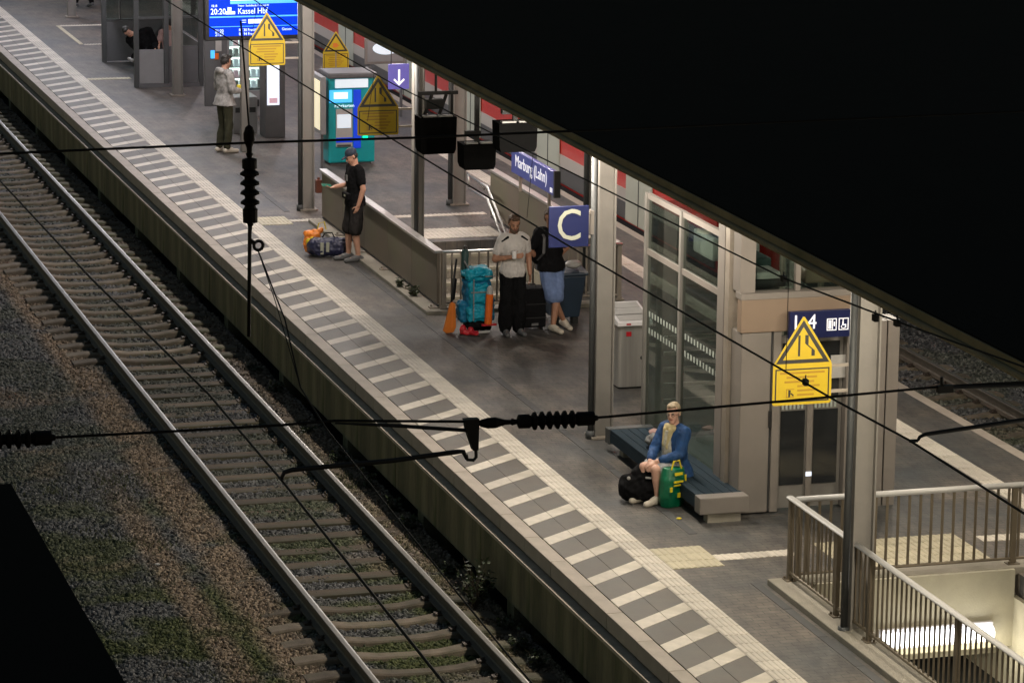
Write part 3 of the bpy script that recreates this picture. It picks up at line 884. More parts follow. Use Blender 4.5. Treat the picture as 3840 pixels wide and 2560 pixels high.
MB().loft([(4.75, 54.75, .74), (4.75, 54.75, .51)], .022, 8).build('end_loop', 'steel_bright', hr, smooth=True)
for yy, zz in ((54.2, .72), (53.0, .4), (51.5, -.37), (50, -1.1)):
    MB().loft([(4.75, yy, zz - .02), (4.88, yy, zz - .16)], .012, 6).build('bracket', 'steel_bright', hr)
solo(MB().box(2.14, 2.24, 54.865, 54.98, .50, .72).box(2.17, 2.21, 54.9, 54.94, .72, .76), 'call_box', ['rust_box'], (2.18, 54.92, .50), 'small red-brown box at the far end of the stair parapet', 'box', bevel=.01)

# ================================================================= LIFT TOWER
LF, LB, LX0, LX1 = 35.62, 39.2, 2.7, 4.5
lt = root('lift_tower', (3.6, 37.4, 0), 'glazed lift tower with beige steel front and double doors', 'lift tower')
def bx(nm, mt, *a, par=lt, bev=0): return MB().box(*a).build(nm, mt, par, bevel=bev)
# left wall: posts, rails, four panes
for (y0, y1, mt) in ((39.13, 39.2, 'lift_grey'), (37.82, 37.89, 'lift_grey')): bx('post', mt, 2.65, 2.72, y0, y1, 0, 3.16)
bx('corner_post', 'lift_beige', 2.62, 2.78, 36.2, 36.42, 0, 3.3)
bx('corner_post', 'galv', 2.60, 2.72, 35.98, 36.12, 0, 3.3)
for z0, z1, mt in ((2.40, 2.47, 'lift_beige'), (3.09, 3.16, 'lift_beige'), (.02, .08, 'steel_dark')):
    bx('rail', mt, 2.665, 2.715, 37.892, 39.128, z0, z1); bx('rail', mt, 2.665, 2.715, 36.425, 37.818, z0, z1)
for (y0, y1) in ((36.43, 37.82), (37.89, 39.13)):
    for (z0, z1) in ((.085, 2.395), (2.475, 3.085)):
        p = bx('glass_pane', 'glass', 2.685, 2.697, y0, y1, z0, z1)
        if z0 < 1:   # two rows of etched marks for the eyes
            for zz in (1.42, 1.63):
                mk = MB(); q = y0 + .12
                while q < y1 - .1:
                    mk.box(2.6815, 2.6835, q, q + .05, zz, zz + .07); q += .11
                mk.build('etched_marks', M('etched', (.34, .38, .35), .6), p)
# far wall, right wall and roof
bx('glass_pane', 'glass', 2.73, 4.44, 39.16, 39.172, .1, 3.05)
for (y0, y1) in ((36.43, 37.82), (37.89, 39.13)): bx('glass_pane', 'glass', 4.46, 4.472, y0, y1, .1, 3.05)
for yy in (36.2, 37.83, 39.14): bx('post', 'galv', 4.44, 4.5, yy, yy + .06, 0, 3.16)
bx('roof', 'lift_grey', 2.66, 4.52, 35.66, 39.22, 3.32, 3.42)
# inside: cabin down in the shaft, guide frame, machine shelf
bx('shaft_beam', 'grey_mid', 2.8, 4.42, 36.5, 39.1, .03, .06)
for k in range(5): bx('reflection_bar', 'steel_bright', 2.85, 4.3, 38.92, 38.95, .55 + k * .2, .60 + k * .2)  # bright bars in place of light stripes reflected in the glass
bx('guide_rail', 'steel_dark', 3.5, 3.58, 38.2, 38.28, .06, 3.3)
bx('machine_box', 'grey_light', 2.9, 3.5, 37.4, 38.1, 2.62, 2.9, bev=.03)
bx('machine_box', 'teal_dark', 3.0, 3.35, 36.6, 37.1, 2.5, 2.8, bev=.03)
# front: side panel, header, doors, right jamb, glazed top
bx('side_panel', 'lift_beige', 2.64, 3.0, 35.62, 35.97, .02, 2.14, bev=.015)
bx('panel_reveal', 'steel_dark', 3.0, 3.03, 35.66, 35.95, .02, 2.3)
bx('header', 'lift_header', 2.62, 4.02, 35.60, 35.74, 2.145, 2.53, bev=.01)
bx('header_cap', 'lift_beige', 2.61, 4.04, 35.59, 35.78, 2.532, 2.60)
bx('door_jamb', 'lift_beige', 3.03, 3.12, 35.62, 35.9, .02, 2.14)
bx('door_jamb', 'lift_beige', 3.93, 4.02, 35.62, 35.9, .02, 2.14)
for x0, x1 in ((3.13, 3.515), (3.535, 3.92)):
    d = bx('door', 'lift_grey', x0, x1, 35.72, 35.76, .03, 2.06)
    bx('door_glass', 'dark_glass', x0 + .045, x1 - .045, 35.712, 35.719, .30, 1.18, par=d)
    bx('door_glass', 'dark_glass', x0 + .045, x1 - .045, 35.712, 35.719, 1.32, 1.98, par=d)
    mk = MB()
    for q in range(6): mk.box(x0 + .05 + q * .048, x0 + .075 + q * .048, 35.706, 35.711, 1.2, 1.3)
    mk.build('etched_marks', 'etched', d)
bx('door_stile', 'lift_beige', 3.49, 3.56, 35.69, 35.711, .12, 2.06)
bx('door_lock', 'lit_white', 3.49, 3.56, 35.68, 35.689, .40, .45)
bx('poster', 'grey_light', 3.75, 3.95, 35.665, 35.672, 1.55, 1.82)
for x0, x1, mt in ((4.06, 4.26, 'steel_dark'), (4.27, 4.42, 'lift_beige'), (4.44, 4.58, 'lift_beige')): bx('front_post', mt, x0, x1, 35.64, 35.98, 0, 2.62 if mt == 'steel_dark' else 2.2)
bx('glass_pane', 'glass', 2.8, 3.28, 35.7, 35.712, 2.62, 3.3); bx('glass_pane', 'glass', 3.36, 4.4, 35.7, 35.712, 2.62, 3.3)
bx('post', 'lift_beige', 3.29, 3.35, 35.66, 35.74, 2.60, 3.32); bx('post', 'lift_beige', 2.62, 2.8, 35.66, 35.9, 2.60, 3.32)
bx('motor_cover', 'grey_light', 2.9, 3.2, 35.9, 36.3, 2.62, 2.78, bev=.03); bx('motor', 'black_metal', 2.85, 3.25, 35.85, 36.2, 2.601, 2.7, bev=.04)
bx('motor_cover', 'lift_header', 3.5, 4.1, 35.9, 36.3, 2.62, 2.8, bev=.03)
call = bx('call_panel', 'black_gloss', 2.985, 3.02, 35.6, 35.617, 1.02, 1.22)
# bench against the glass
bn = root('bench', (2.4, 37, 0), 'low dark steel bench along the glass wall', 'bench')
for k in range(5): MB().box(2.11 + k * .113, 2.215 + k * .113, 35.56, 38.75, .255, .30).build('seat_slat', 'bench_steel', bn, bevel=.008)
MB().box(2.11, 2.16, 35.56, 38.75, .14, .252).build('apron', 'bench_steel', bn)
for y0, y1 in ((35.36, 35.555), (38.755, 38.9)): MB().box(2.09, 2.68, y0, y1, .11, .305).build('end_block', 'lift_beige' if y0 < 36 else 'steel_dark', bn, bevel=.012)
for y0 in (35.4, 37.0, 38.5): MB().box(2.2, 2.6, y0, y0 + .14, 0, .109 if y0 < 36 else .25).build('foot', 'concrete', bn)

# ================================================================= SIGNS
def rounded(poly, r, n=4):
    out = []
    L_ = len(poly)
    for i in range(L_):
        p, a, b = Vector(poly[i]), Vector(poly[i - 1]), Vector(poly[(i + 1) % L_])
        u, w = (a - p).normalized(), (b - p).normalized()
        for k in range(n + 1):
            t = k / n
            q = (p + u * r) * (1 - t) ** 2 + p * 2 * t * (1 - t) + (p + w * r) * t ** 2
            out.append((q.x, q.y))
    return out
def ring(mb, poly, wdt, y0, y1):
    """frame of width wdt just inside a convex outline (x, z), as bars"""
    c = Vector((sum(p[0] for p in poly) / len(poly), sum(p[1] for p in poly) / len(poly)))
    n = len(poly); inner = []
    for i in range(n):
        p = Vector(poly[i]); a = (Vector(poly[i]) - Vector(poly[i - 1])).normalized(); b = (Vector(poly[(i + 1) % n]) - p).normalized()
        na = Vector((-a.y, a.x)); nb = Vector((-b.y, b.x))
        if na.dot(c - p) < 0: na = -na
        if nb.dot(c - p) < 0: nb = -nb
        k = 1 + na.dot(nb)
        inner.append(tuple(p + (na + nb) * (wdt / max(k, .2))))
    for i in range(n):
        j = (i + 1) % n
        mb.prism([poly[i], poly[j], inner[j], inner[i]], 1, y0, y1)
def yellow_sign(cx, y_, zb_, label, w=.625, icon='narrow', to=None, post=False):
    h1, h2 = w * .66, w * 1.45          # top of the plate, apex
    t = root('warning_sign', (cx, y_, zb_), label, 'sign', 'yellow warning signs')
    pl = rounded([(-w / 2, 0), (w / 2, 0), (w / 2, h1), (.0, h2), (-w / 2, h1)], .03)
    MB().prism(pl, 1, 0, .006).build('plate', 'sign_yellow', t, local=True)
    MB().prism([(a * .99, b * .99 + .004) for a, b in pl], 1, .0062, .009).build('back', 'sign_back', t, local=True)
    mb = MB(); tri = [(-w * .455, h1 + w * .015), (w * .455, h1 + w * .015), (0, h2 - w * .075)]
    ring(mb, tri, w * .062, -.002, -.0003); mb.build('triangle_border', 'sign_ink', t, local=True)
    mb = MB(); ring(mb, [(-w * .46, w * .045), (w * .46, w * .045), (w * .46, h1 - w * .07), (-w * .46, h1 - w * .07)], w * .022, -.002, -.0003)
    mb.build('frame', 'sign_ink', t, local=True)
    mb = MB()
    if icon == 'narrow':
        zb2, zt2 = h1 + w * .13, h1 + w * .47
        mb.box(-w * .085, -w * .05, -.003, -.0003, zb2, zt2)
        xl = [(.02, zt2), (.055, zt2), (.055, zt2 - .10 * w / .625), (.125, zt2 - .16 * w / .625), (.125, zb2), (.09, zb2), (.09, zt2 - .145 * w / .625), (.02, zt2 - .085 * w / .625)]
        q = w / .625
        for a, b, c, d in ((0, 1, 2, 7), (7, 2, 3, 6), (6, 3, 4, 5)):
            mb.prism([(xl[i][0] * q, xl[i][1]) for i in (a, b, c, d)], 1, -.003, -.0003)
        mb.build('pictogram', 'sign_ink', t, local=True)
    else:
        mb.box(-w * .11, w * .06, -.003, -.0003, h1 + w * .17, h1 + w * .33); mb.box(w * .06, w * .12, -.003, -.0003, h1 + w * .22, h1 + w * .27)
        mb.build('pictogram', 'sign_orange', t, local=True)
    mb = MB()      # rows of small print too fine to read
    rows = 6; z = h1 - w * .14
    for k in range(rows):
        a, b = (-w * .38, w * .38) if k in (0,) else (-w * .3 + (k % 2) * .02, w * .3 - (k % 3) * .03)
        if k >= 3 and icon == 'narrow': a = -w * .08
        mb.box(a, b, -.0015, -.0003, z - w * .016, z + w * .016); z -= w * .072
    if icon == 'narrow':
        mb.box(-w * .27, -w * .13, -.0015, -.0003, w * .12, w * .135); mb.box(-w * .27, -w * .13, -.0015, -.0003, w * .25, w * .265)
        mb.box(-w * .27, -w * .255, -.0015, -.0003, w * .12, w * .26)
    mb.build('small_print', 'sign_text', t, local=True)
    if icon == 'narrow':
        mb = MB(); mb.prism([(-w * .23, w * .13), (-w * .20, w * .13), (-w * .19, w * .24), (-w * .23, w * .25)], 1, -.003, -.0016)
        mb.prism([(-w * .2, w * .19), (-w * .15, w * .14), (-w * .135, w * .16), (-w * .18, w * .2)], 1, -.003, -.0016)
        mb.build('small_figure', 'sign_ink', t, local=True)
    if to is not None:   # two brackets to the column
        for z in (.1, h1 - .05): MB().box(-w * .4, to - cx, .01, .03, z, z + .03).build('bracket', 'galv', t, local=True)
    if post:
        MB().loft([(0, .02, -zb_), (0, .02, h1)], .025, 8).build('post', 'galv', t, local=True)
    t.rotation_euler = (0, 0, 0)
    return t
yellow_sign(1.572, 30.98, 2.45, 'largest yellow warning sign, in front of the lift doors', to=2.1)
yellow_sign(1.578, 48.40, 2.49, 'dim yellow warning sign overlapping the ticket machine', to=2.1)
yellow_sign(1.556, 56.00, 2.51, 'bright yellow warning sign in front of the departure board', to=2.1)
yellow_sign(5.12, 66.0, 1.0, 'smaller yellow sign with red-brown pictogram above the ticket machine', w=.53, icon='cup', post=True)
# platform section sign C
t = root('section_sign', (1.795, 39.5, 2.455), 'square blue sign with white letter C on a column', 'sign')
MB().box(1.515, 2.03, 39.5, 39.53, 2.455, 2.965).build('plate', 'blue', t, bevel=.004)
put_text('C', .56, t, (1.775, 39.496, 2.712), FRONT, xs=.86)
for z in (2.55, 2.85): MB().box(1.7, 2.1, 39.535, 39.56, z, z + .03).build('bracket', 'galv', t)
MB().box(2.06, 2.10, 39.50, 39.6, 2.6, 2.9).build('clamp', 'lift_beige', t)
# station name sign along the far parapet
t = root('station_name_sign', (4.85, 51.2, .915), 'long blue station name sign above the far stair parapet', 'sign')
MB().box(4.81, 4.89, 50.05, 52.42, 1.17, 1.55).build('box', 'navy_sign', t, bevel=.01)
MB().box(4.80, 4.90, 49.99, 50.045, 1.15, 1.57).build('end_cap', 'steel_dark', t)
put_text('Marburg (Lahn)', .27, t, (4.806, 51.3, 1.385), LEFT, 'letter_lit', xs=1.05)
MB().box(4.803, 4.809, 50.12, 50.24, 1.21, 1.28).build('logo', 'letter_lit', t)
for yy in (50.4, 52.0): MB().box(4.83, 4.87, yy, yy + .05, .915, 1.17).build('leg', 'galv', t)
# hanging arrow sign
t = root('arrow_sign', (3.85, 56.0, 2.04), 'small violet hanging sign with white downward arrow', 'sign')
MB().box(3.67, 4.03, 56.0, 56.06, 2.04, 2.47).build('box', 'blue_violet', t, bevel=.006)
ar = MB().box(3.832, 3.868, 55.994, 55.998, 2.14, 2.38)
ar.prism([(3.85, 2.10), (3.95, 2.20), (3.93, 2.225), (3.85, 2.145)], 1, 55.994, 55.998); ar.prism([(3.85, 2.10), (3.85, 2.145), (3.77, 2.225), (3.75, 2.20)], 1, 55.9935, 55.9975)
ar.build('arrow', 'letter_lit', t)
for xx in (3.72, 3.98): MB().loft([(xx, 56.03, 2.47), (xx, 56.03, 4.1)], .01, 6).build('hanger', 'steel_dark', t)
# track number sign on the lift
t = root('track_sign', (3.54, 35.5, 2.07), 'blue sign 1-4 with lift and wheelchair symbols over the lift doors', 'sign')
MB().box(3.17, 3.905, 35.5, 35.56, 2.07, 2.385).build('box', 'blue', t, bevel=.004)
put_text('1-4', .24, t, (3.34, 35.496, 2.255), FRONT, 'letter_lit')
for x0, nm in ((3.62, 'lift_symbol'), (3.765, 'wheelchair_symbol')):
    mb = MB(); ring(mb, [(x0, 2.15), (x0 + .12, 2.15), (x0 + .12, 2.29), (x0, 2.29)], .01, 35.4955, 35.4995)
    if 'lift' in nm:
        mb.box(x0 + .02, x0 + .055, 35.4955, 35.4995, 2.17, 2.27); mb.box(x0 + .065, x0 + .075, 35.4955, 35.4995, 2.165, 2.275); mb.box(x0 + .085, x0 + .1, 35.4955, 35.4995, 2.2, 2.25)
    else:
        mb.box(x0 + .045, x0 + .06, 35.4955, 35.4995, 2.21, 2.255); mb.box(x0 + .045, x0 + .085, 35.4955, 35.4995, 2.205, 2.217); mb.box(x0 + .08, x0 + .092, 35.4955, 35.4995, 2.175, 2.217)
        mb.prism([(x0 + .053 + .008 * math.cos(q * .785), 2.268 + .009 * math.sin(q * .785)) for q in range(8)], 1, 35.4955, 35.4995)
        for q in range(9):
            a0, a1 = 2.3 + q * .45, 2.3 + (q + 1) * .45
            cxx, czz = x0 + .058, 2.19
            mb.prism([(cxx + .03 * math.cos(a0), czz + .022 * math.sin(a0)), (cxx + .03 * math.cos(a1), czz + .022 * math.sin(a1)), (cxx + .021 * math.cos(a1), czz + .015 * math.sin(a1)), (cxx + .021 * math.cos(a0), czz + .015 * math.sin(a0))], 1, 35.4955, 35.4995)
    mb.build(nm, 'letter_lit', t)
# departure board
t = root('departure_board', (2.51, 62.3, 0), 'large bright blue departure board at the top', 'display board')
MB().box(1.74, 3.62, 62.3, 62.5, 2.12, 3.10).build('housing', 'black_gloss', t, bevel=.02)
MB().box(1.82, 3.54, 62.288, 62.299, 2.20, 3.02).build('screen', 'screen_blue', t)
sb = MB(); sb.box(2.22, 3.54, 62.282, 62.287, 2.80, 2.86); sb.box(1.83, 3.53, 62.282, 62.287, 2.375, 2.385)
sb.box(1.83, 3.53, 62.282, 62.287, 2.55, 2.575); sb.build('screen_lines', 'screen_light', t)
sb = MB().box(2.22, 3.3, 62.28, 62.287, 2.865, 2.94); sb.build('screen_banner', 'screen_white', t)
for s_, sz, x_, z_ in (('20:20', .155, 1.845, 2.66), ('Kassel Hbf', .155, 2.36, 2.66), ('18:18', .06, 1.86, 2.77), ('21:20', .085, 1.93, 2.30), ('21:20', .085, 1.93, 2.235),
                       ('RE 30 Frankfurt Hbf', .075, 2.38, 2.31), ('RB 94 Frankfurt', .075, 2.38, 2.235), ('Giessen', .07, 3.2, 2.31), ('Treysa - Stadtallendorf - Kassel-W', .05, 2.36, 2.765)):
    put_text(s_, sz, t, (x_, 62.284, z_), FRONT, 'screen_white', align='LEFT', xs=.85)
tr_ = MB(); tr_.box(2.13, 2.31, 62.282, 62.287, 2.61, 2.665); tr_.box(2.17, 2.24, 62.282, 62.287, 2.665, 2.74); tr_.build('train_symbol', 'screen_white', t)
tr_ = MB(); tr_.box(2.44, 2.52, 62.282, 62.287, 2.45, 2.46); tr_.box(2.44, 2.52, 62.282, 62.287, 2.49, 2.50); tr_.box(2.56, 3.0, 62.282, 62.287, 2.43, 2.51); tr_.build('coach_symbol', 'screen_white', t)
MB().box(2.43, 2.585, 62.34, 62.48, 0, 2.12).build('post', 'steel_paint', t, bevel=.015)

# ================================================================= MACHINES ON THE FAR PART OF THE PLATFORM
t = root('ticket_machine', (4.09, 60.45, 0), 'teal ticket machine with lit header and screen', 'ticket machine')
MB().box(3.66, 4.54, 60.45, 61.1, .05, 1.62).build('body', 'teal', t, bevel=.03)
MB().box(3.64, 4.56, 60.36, 61.12, 1.62, 1.72).build('hood', 'grey_dark', t, bevel=.03)
MB().box(3.78, 4.40, 60.40, 60.448, 1.44, 1.60).build('lit_header', 'lit_soft', t, bevel=.01)
MB().box(3.68, 4.10, 60.435, 60.449, 1.17, 1.40).build('info_panel', 'screen_light', t)
MB().box(3.76, 4.02, 60.425, 60.434, 1.24, 1.36).build('info_text', 'screen_white', t)
MB().box(4.13, 4.27, 60.43, 60.449, .32, 1.40).build('blue_strip', 'machine_blue', t)
MB().box(3.80, 4.11, 60.43, 60.449, .35, 1.05).build('control_panel', 'grey_light', t)
MB().box(3.82, 4.08, 60.42, 60.429, .70, .95).build('touch_screen', 'lit_soft', t)
MB().box(3.80, 4.11, 60.425, 60.43, .43, .52).build('keypad', 'machine_blue', t)
kb = MB()
for q in range(5): kb.box(3.82 + q * .055, 3.85 + q * .055, 60.418, 60.424, .46, .49)
kb.build('key', 'letter_lit', t)
MB().box(3.82, 4.08, 60.415, 60.429, .36, .39).build('coin_tray', 'steel_dark', t)
MB().box(4.31, 4.40, 60.43, 60.449, .50, .535).build('green_lamp', 'green_led', t)
MB().box(3.72, 4.48, 60.5, 61.05, 0, .05).build('plinth', 'grey_dark', t)
put_text('Fahrkarten', .085, t, (3.955, 60.42, 1.11), FRONT, 'screen_white')
# lit timetable case left of it (faces the near track)
t = root('timetable_case', (3.48, 60.7, 0), 'cream backlit timetable case beside the ticket machine', 'display case')
MB().box(3.46, 3.56, 60.2, 61.25, .62, 1.68).build('frame', 'grey_mid', t, bevel=.01)
MB().box(3.45, 3.459, 60.26, 61.19, .70, 1.60).build('lit_sheet', 'lit_cream', t)
for yy in (60.3, 61.1): MB().box(3.49, 3.53, yy, yy + .05, 0, .62).build('leg', 'grey_dark', t)
# vending machine
M('pink_print', (.6, .3, .35), .5, emit=(.8, .55, .65), es=.5)
t = root('vending_machine', (3.5, 66.7, 0), 'grey vending machine with a lit window of snacks', 'vending machine')
MB().box(3.02, 3.10, 66.7, 67.5, 0, 1.95).box(3.84, 3.92, 66.7, 67.5, 0, 1.95).box(3.1, 3.84, 67.4, 67.5, 0, 1.95).box(3.1, 3.84, 66.7, 67.4, 0, .52).box(3.1, 3.84, 66.7, 67.4, 1.86, 1.95).build('body', 'grey_mid', t)
MB().box(3.1, 3.84, 67.38, 67.395, .53, 1.85).build('lit_back', M('vend_lit', (.8, .85, .8), .4, emit=(.85, .97, .94), es=3.2, var=.02), t)
cols = ['white_plastic', 'white_plastic', 'lit_soft', 'bag_yellow', 'white_plastic', 'pink_print', 'lit_soft', 'bag_green']
for r_ in range(6):
    z = .56 + r_ * .215
    MB().box(3.1, 3.84, 66.85, 67.37, z - .02, z - .008).build('shelf', 'white_plastic', t)
    for c_ in range(6):
        x = 3.13 + c_ * .118
        MB().box(x, x + .08, 66.9, 67.05, z - .007, z + .10 + .05 * random.random()).build('product', random.choice(cols), t)
MB().box(3.1, 3.84, 66.705, 66.712, .53, 1.85).build('window', 'glass', t)
MB().box(3.2, 3.7, 66.68, 66.699, .2, .34).build('hatch', 'black_gloss', t)
ld = bpy.data.lights.new('machine_light', 'POINT'); ld.energy = 22; ld.color = (.9, 1, .97); ld.shadow_soft_size = .05
lo = bpy.data.objects.new('machine_light', ld); COL.objects.link(lo); lo.parent = t; lo.location = (0, .12, 1.8)
# advertising pillar with a lit panel
t = root('advert_pillar', (3.4, 63.9, 0), 'dark pillar with a bright white lit panel beside the vending machine', 'advert pillar')
MB().box(3.22, 3.62, 63.9, 64.4, 0, 1.46).build('body', 'grey_dark', t, bevel=.02)
MB().box(3.26, 3.50, 63.885, 63.899, .64, 1.41).build('lit_panel', 'lit_white', t)
MB().box(3.30, 3.46, 63.878, 63.884, .68, .78).build('logo', M('pink_print', (.6, .3, .35), .5, emit=(.8, .55, .65), es=.5), t)
t = root('cabinet', (3.0, 64.6, 0), 'low grey cabinet behind the standing man in camouflage', 'cabinet')
MB().box(2.72, 3.2, 64.5, 65.1, 0, .72).build('body', 'grey_mid', t, bevel=.02)
MB().box(2.76, 3.16, 64.49, 64.499, .42, .52).build('slot', 'black_gloss', t)
# poster with a face on the far side
t = root('poster_case', (2.72, 66.2, 0), 'small dark poster case with a colourful face print, left of the vending machine', 'display case')
MB().box(2.5, 2.96, 66.2, 66.3, .3, 1.9).build('frame', 'grey_dark', t, bevel=.01)
MB().box(2.62, 2.70, 66.185, 66.199, 1.26, 1.42).build('print', 'screen_light', t)
MB().box(2.70, 2.78, 66.186, 66.199, 1.24, 1.36).build('print', 'orange', t)
MB().box(2.72, 2.84, 66.187, 66.198, 1.40, 1.62).build('print', 'grey_light', t)
# far display case with a white disc
t = root('display_case', (6.1, 66, 0), 'beige framed case with a white rounded sheet near the canopy edge', 'display case')
MB().box(5.72, 6.55, 66, 66.08, 1.08, 1.60).build('frame', 'lift_beige', t, bevel=.01)
MB().box(5.77, 6.50, 65.99, 65.999, 1.13, 1.55).build('sheet', 'grey_mid', t)
MB().prism([(6.15 + .28 * math.cos(q * PI / 10), 1.40 + .13 * math.sin(q * PI / 10)) for q in range(20)], 1, 65.98, 65.989).build('disc', 'lit_soft', t)
for xx in (5.8, 6.45): MB().box(xx, xx + .05, 66.02, 66.07, 0, 1.08).build('leg', 'grey_dark', t)
# far waiting shelter
t = root('waiting_shelter', (2.7, 73, 0), 'grey waiting shelter with glazed upper panels at the top left', 'shelter')
def shb(nm, mt, *a): return MB().box(*a).build(nm, mt, t)
for (xx, yy) in ((2.02, 71.2), (2.02, 75.3), (2.66, 71.2), (3.4, 71.2), (3.4, 75.3), (2.75, 75.3)): shb('post', 'steel_dark', xx - .05, xx + .05, yy - .05, yy + .05, 0, 2.5)
shb('front_panel', 'grey_mid', 2.08, 2.60, 71.18, 71.22, .08, .80); shb('front_panel', 'grey_dark', 2.72, 3.34, 71.18, 71.22, .08, .86)
shb('front_base', 'grey_dark', 2.06, 3.36, 71.12, 71.28, 0, .075)
shb('rear_panel', 'grey_dark', 2.08, 2.69, 75.28, 75.32, .02, .92); shb('rear_panel', 'grey_dark', 2.81, 3.34, 75.28, 75.32, .02, .92)
shb('rear_glass', 'glass', 2.08, 2.36, 75.29, 75.30, .95, 2.45); shb('rear_glass', 'glass', 2.40, 2.69, 75.29, 75.30, .95, 2.45); shb('rear_glass', 'glass', 2.81, 3.34, 75.29, 75.30, .95, 2.45)
shb('side_panel', 'grey_mid', 3.39, 3.41, 71.26, 75.24, .3, .9); shb('side_glass', 'glass', 3.395, 3.405, 71.26, 75.24, .95, 2.45)
shb('rail', 'steel_dark', 2.03, 3.39, 71.17, 71.23, 1.45, 1.50); shb('rail', 'steel_dark', 2.03, 3.39, 75.26, 75.34, .93, .96); shb('rail', 'steel_dark', 2.38, 2.40, 75.27, 75.33, .95, 2.45)
shb('seat', 'grey_light', 2.1, 3.3, 72.3, 72.75, .40, .44); shb('seat_leg', 'steel_dark', 2.3, 2.36, 72.45, 72.6, 0, .4); shb('seat_leg', 'steel_dark', 3.1, 3.16, 72.45, 72.6, 0, .4)
shb('roof', 'roof_black', 1.9, 3.55, 71.0, 75.6, 2.5, 2.58)

# ================================================================= BINS
t = root('recycling_bin', (3.5, 42.2, 0), 'stainless steel recycling bin with white sectioned top', 'bin')
MB().prism(rounded([(3.27, 42.0), (3.70, 42.0), (3.70, 42.75), (3.27, 42.75)], .06), 2, .03, .86).build('body', 'steel_brush', t)
MB().prism(rounded([(3.29, 42.02), (3.68, 42.02), (3.68, 42.73), (3.29, 42.73)], .06), 2, 0, .029).build('base', 'rubber', t)
MB().prism([(41.96, .862), (42.79, .862), (42.79, 1.02), (42.62, 1.06), (41.96, .92)], 0, 3.24, 3.73).build('lid', 'white_plastic', t, bevel=.01)
for k in range(3): MB().prism([(42.0 + k * .2, .934 + k * .0425), (42.17 + k * .2, .970 + k * .0425), (42.17 + k * .2, .974 + k * .0425), (42.0 + k * .2, .938 + k * .0425)], 0, 3.28, 3.69).build('opening', 'grey_light', t)
MB().box(3.245, 3.72, 42.19, 42.2, .95, .972).build('divider', 'grey_dark', t)
MB().box(3.36, 3.42, 41.955, 41.959, .88, .90).build('label', 'red', t)
MB().box(3.37, 3.44, 41.992, 41.999, .72, .78).build('label', 'red', t)
MB().ell((3.62, 41.995, .42), (.05, .012, .035)).build('lock', 'black_gloss', t, smooth=True)
def wheelie(x, y_, label, mt='bin_blue'):
    t = root('wheeled_bin', (x, y_, 0), label, 'bin')
    mb = MB().add([(x - .2, y_ - .22, .1), (x + .2, y_ - .22, .1), (x + .2, y_ + .22, .1), (x - .2, y_ + .22, .1), (x - .27, y_ - .3, .72), (x + .27, y_ - .3, .72), (x + .27, y_ + .3, .72), (x - .27, y_ + .3, .72)],
                  [(0, 3, 2, 1), (4, 5, 6, 7), (0, 1, 5, 4), (1, 2, 6, 5), (2, 3, 7, 6), (3, 0, 4, 7)])
    mb.build('body', mt, t, bevel=.02)
    MB().prism([(y_ - .33, .722), (y_ + .33, .722), (y_ + .33, .80), (y_ + .1, .83), (y_ - .33, .77)], 0, x - .30, x + .30).build('lid', mt, t, bevel=.02)
    for s in (-1, 1): MB().loft([(x + s * .21, y_ + .2, .09), (x + s * .25, y_ + .2, .09)], .09, 12, ref=(0, 0, 1)).build('wheel', 'rubber', t, smooth=True)
    MB().box(x - .18, x - .1, y_ - .22, y_ - .1, 0, .1).build('foot', 'rubber', t); MB().box(x + .1, x + .18, y_ - .22, y_ - .1, 0, .1).build('foot', 'rubber', t)
    MB().loft([(x - .22, y_ + .36, .8), (x + .22, y_ + .36, .8)], .018, 8, ref=(0, 0, 1)).build('handle', mt, t, smooth=True)
    return t
wheelie(3.82, 46.35, 'dark blue wheeled bin behind the man with crossed legs')
solo(MB().ell((3.90, 46.1, .885), (.12, .1, .06)).ell((3.98, 46.2, .875), (.08, .08, .05)), 'plastic_bag', ['grey_light'], (3.92, 46.15, .80), 'crumpled pale bag lying on the wheeled bin', 'bag', smooth=True)

# ================================================================= HANGING HOUSINGS UNDER THE CANOPY EDGE
def housing(cx, y_, z0, z1, w, label, kind):
    t = root('hanging_housing', (cx, y_, z0), label, 'housing', 'black housings under the canopy edge')
    h = w / 2
    prof = [(cx - h * .86, z0), (cx + h * .86, z0), (cx + h * .96, z0 + .06), (cx + h, z1), (cx - h, z1), (cx - h * .96, z0 + .06)]
    MB().prism(prof, 1, y_, y_ + .34).build('body', 'housing_black', t)
    MB().box(cx - h * .8, cx - .02, y_ + .03, y_ + .12, z1 + .001, z1 + .02).build('vent', 'grey_light', t)
    MB().box(cx + .02, cx + h * .8, y_ + .03, y_ + .12, z1 + .001, z1 + .02).build('vent', 'grey_light', t)
    top = 4.1
    if kind == 'frame':
        for s in (-1, 1): MB().box(cx + s * h * .86 - .02, cx + s * h * .86 + .02, y_ + .15, y_ + .19, z1, z1 + .30).build('hanger', 'black_metal', t)
        MB().box(cx - h * .95, cx + h * 1.2, y_ + .14, y_ + .2, z1 + .30, z1 + .35).build('crossbar', 'black_metal', t)
        for s in (-.6, .2): MB().loft([(cx + s * h, y_ + .17, z1 + .02), (cx + s * h + .1, y_ + .17, z1 + .30)], .025, 6).build('cable', 'black_metal', t)
        MB().loft([(cx, y_ + .17, z1 + .35), (cx, y_ + .17, top)], .02, 6).build('rod', 'black_metal', t)
        MB().box(cx - .15, cx + .1, y_ + .12, y_ + .25, z1 + .1, z1 + .24).build('junction_box', 'black_metal', t)
    else:
        MB().box(cx - .03, cx + .03, y_ + .14, y_ + .2, z1, top).build('hanger', 'black_metal', t)
        MB().box(cx - h * .7, cx + h * .2, y_ + .12, y_ + .22, z1 + .10, z1 + .16).build('arm', 'black_metal', t)
    return t
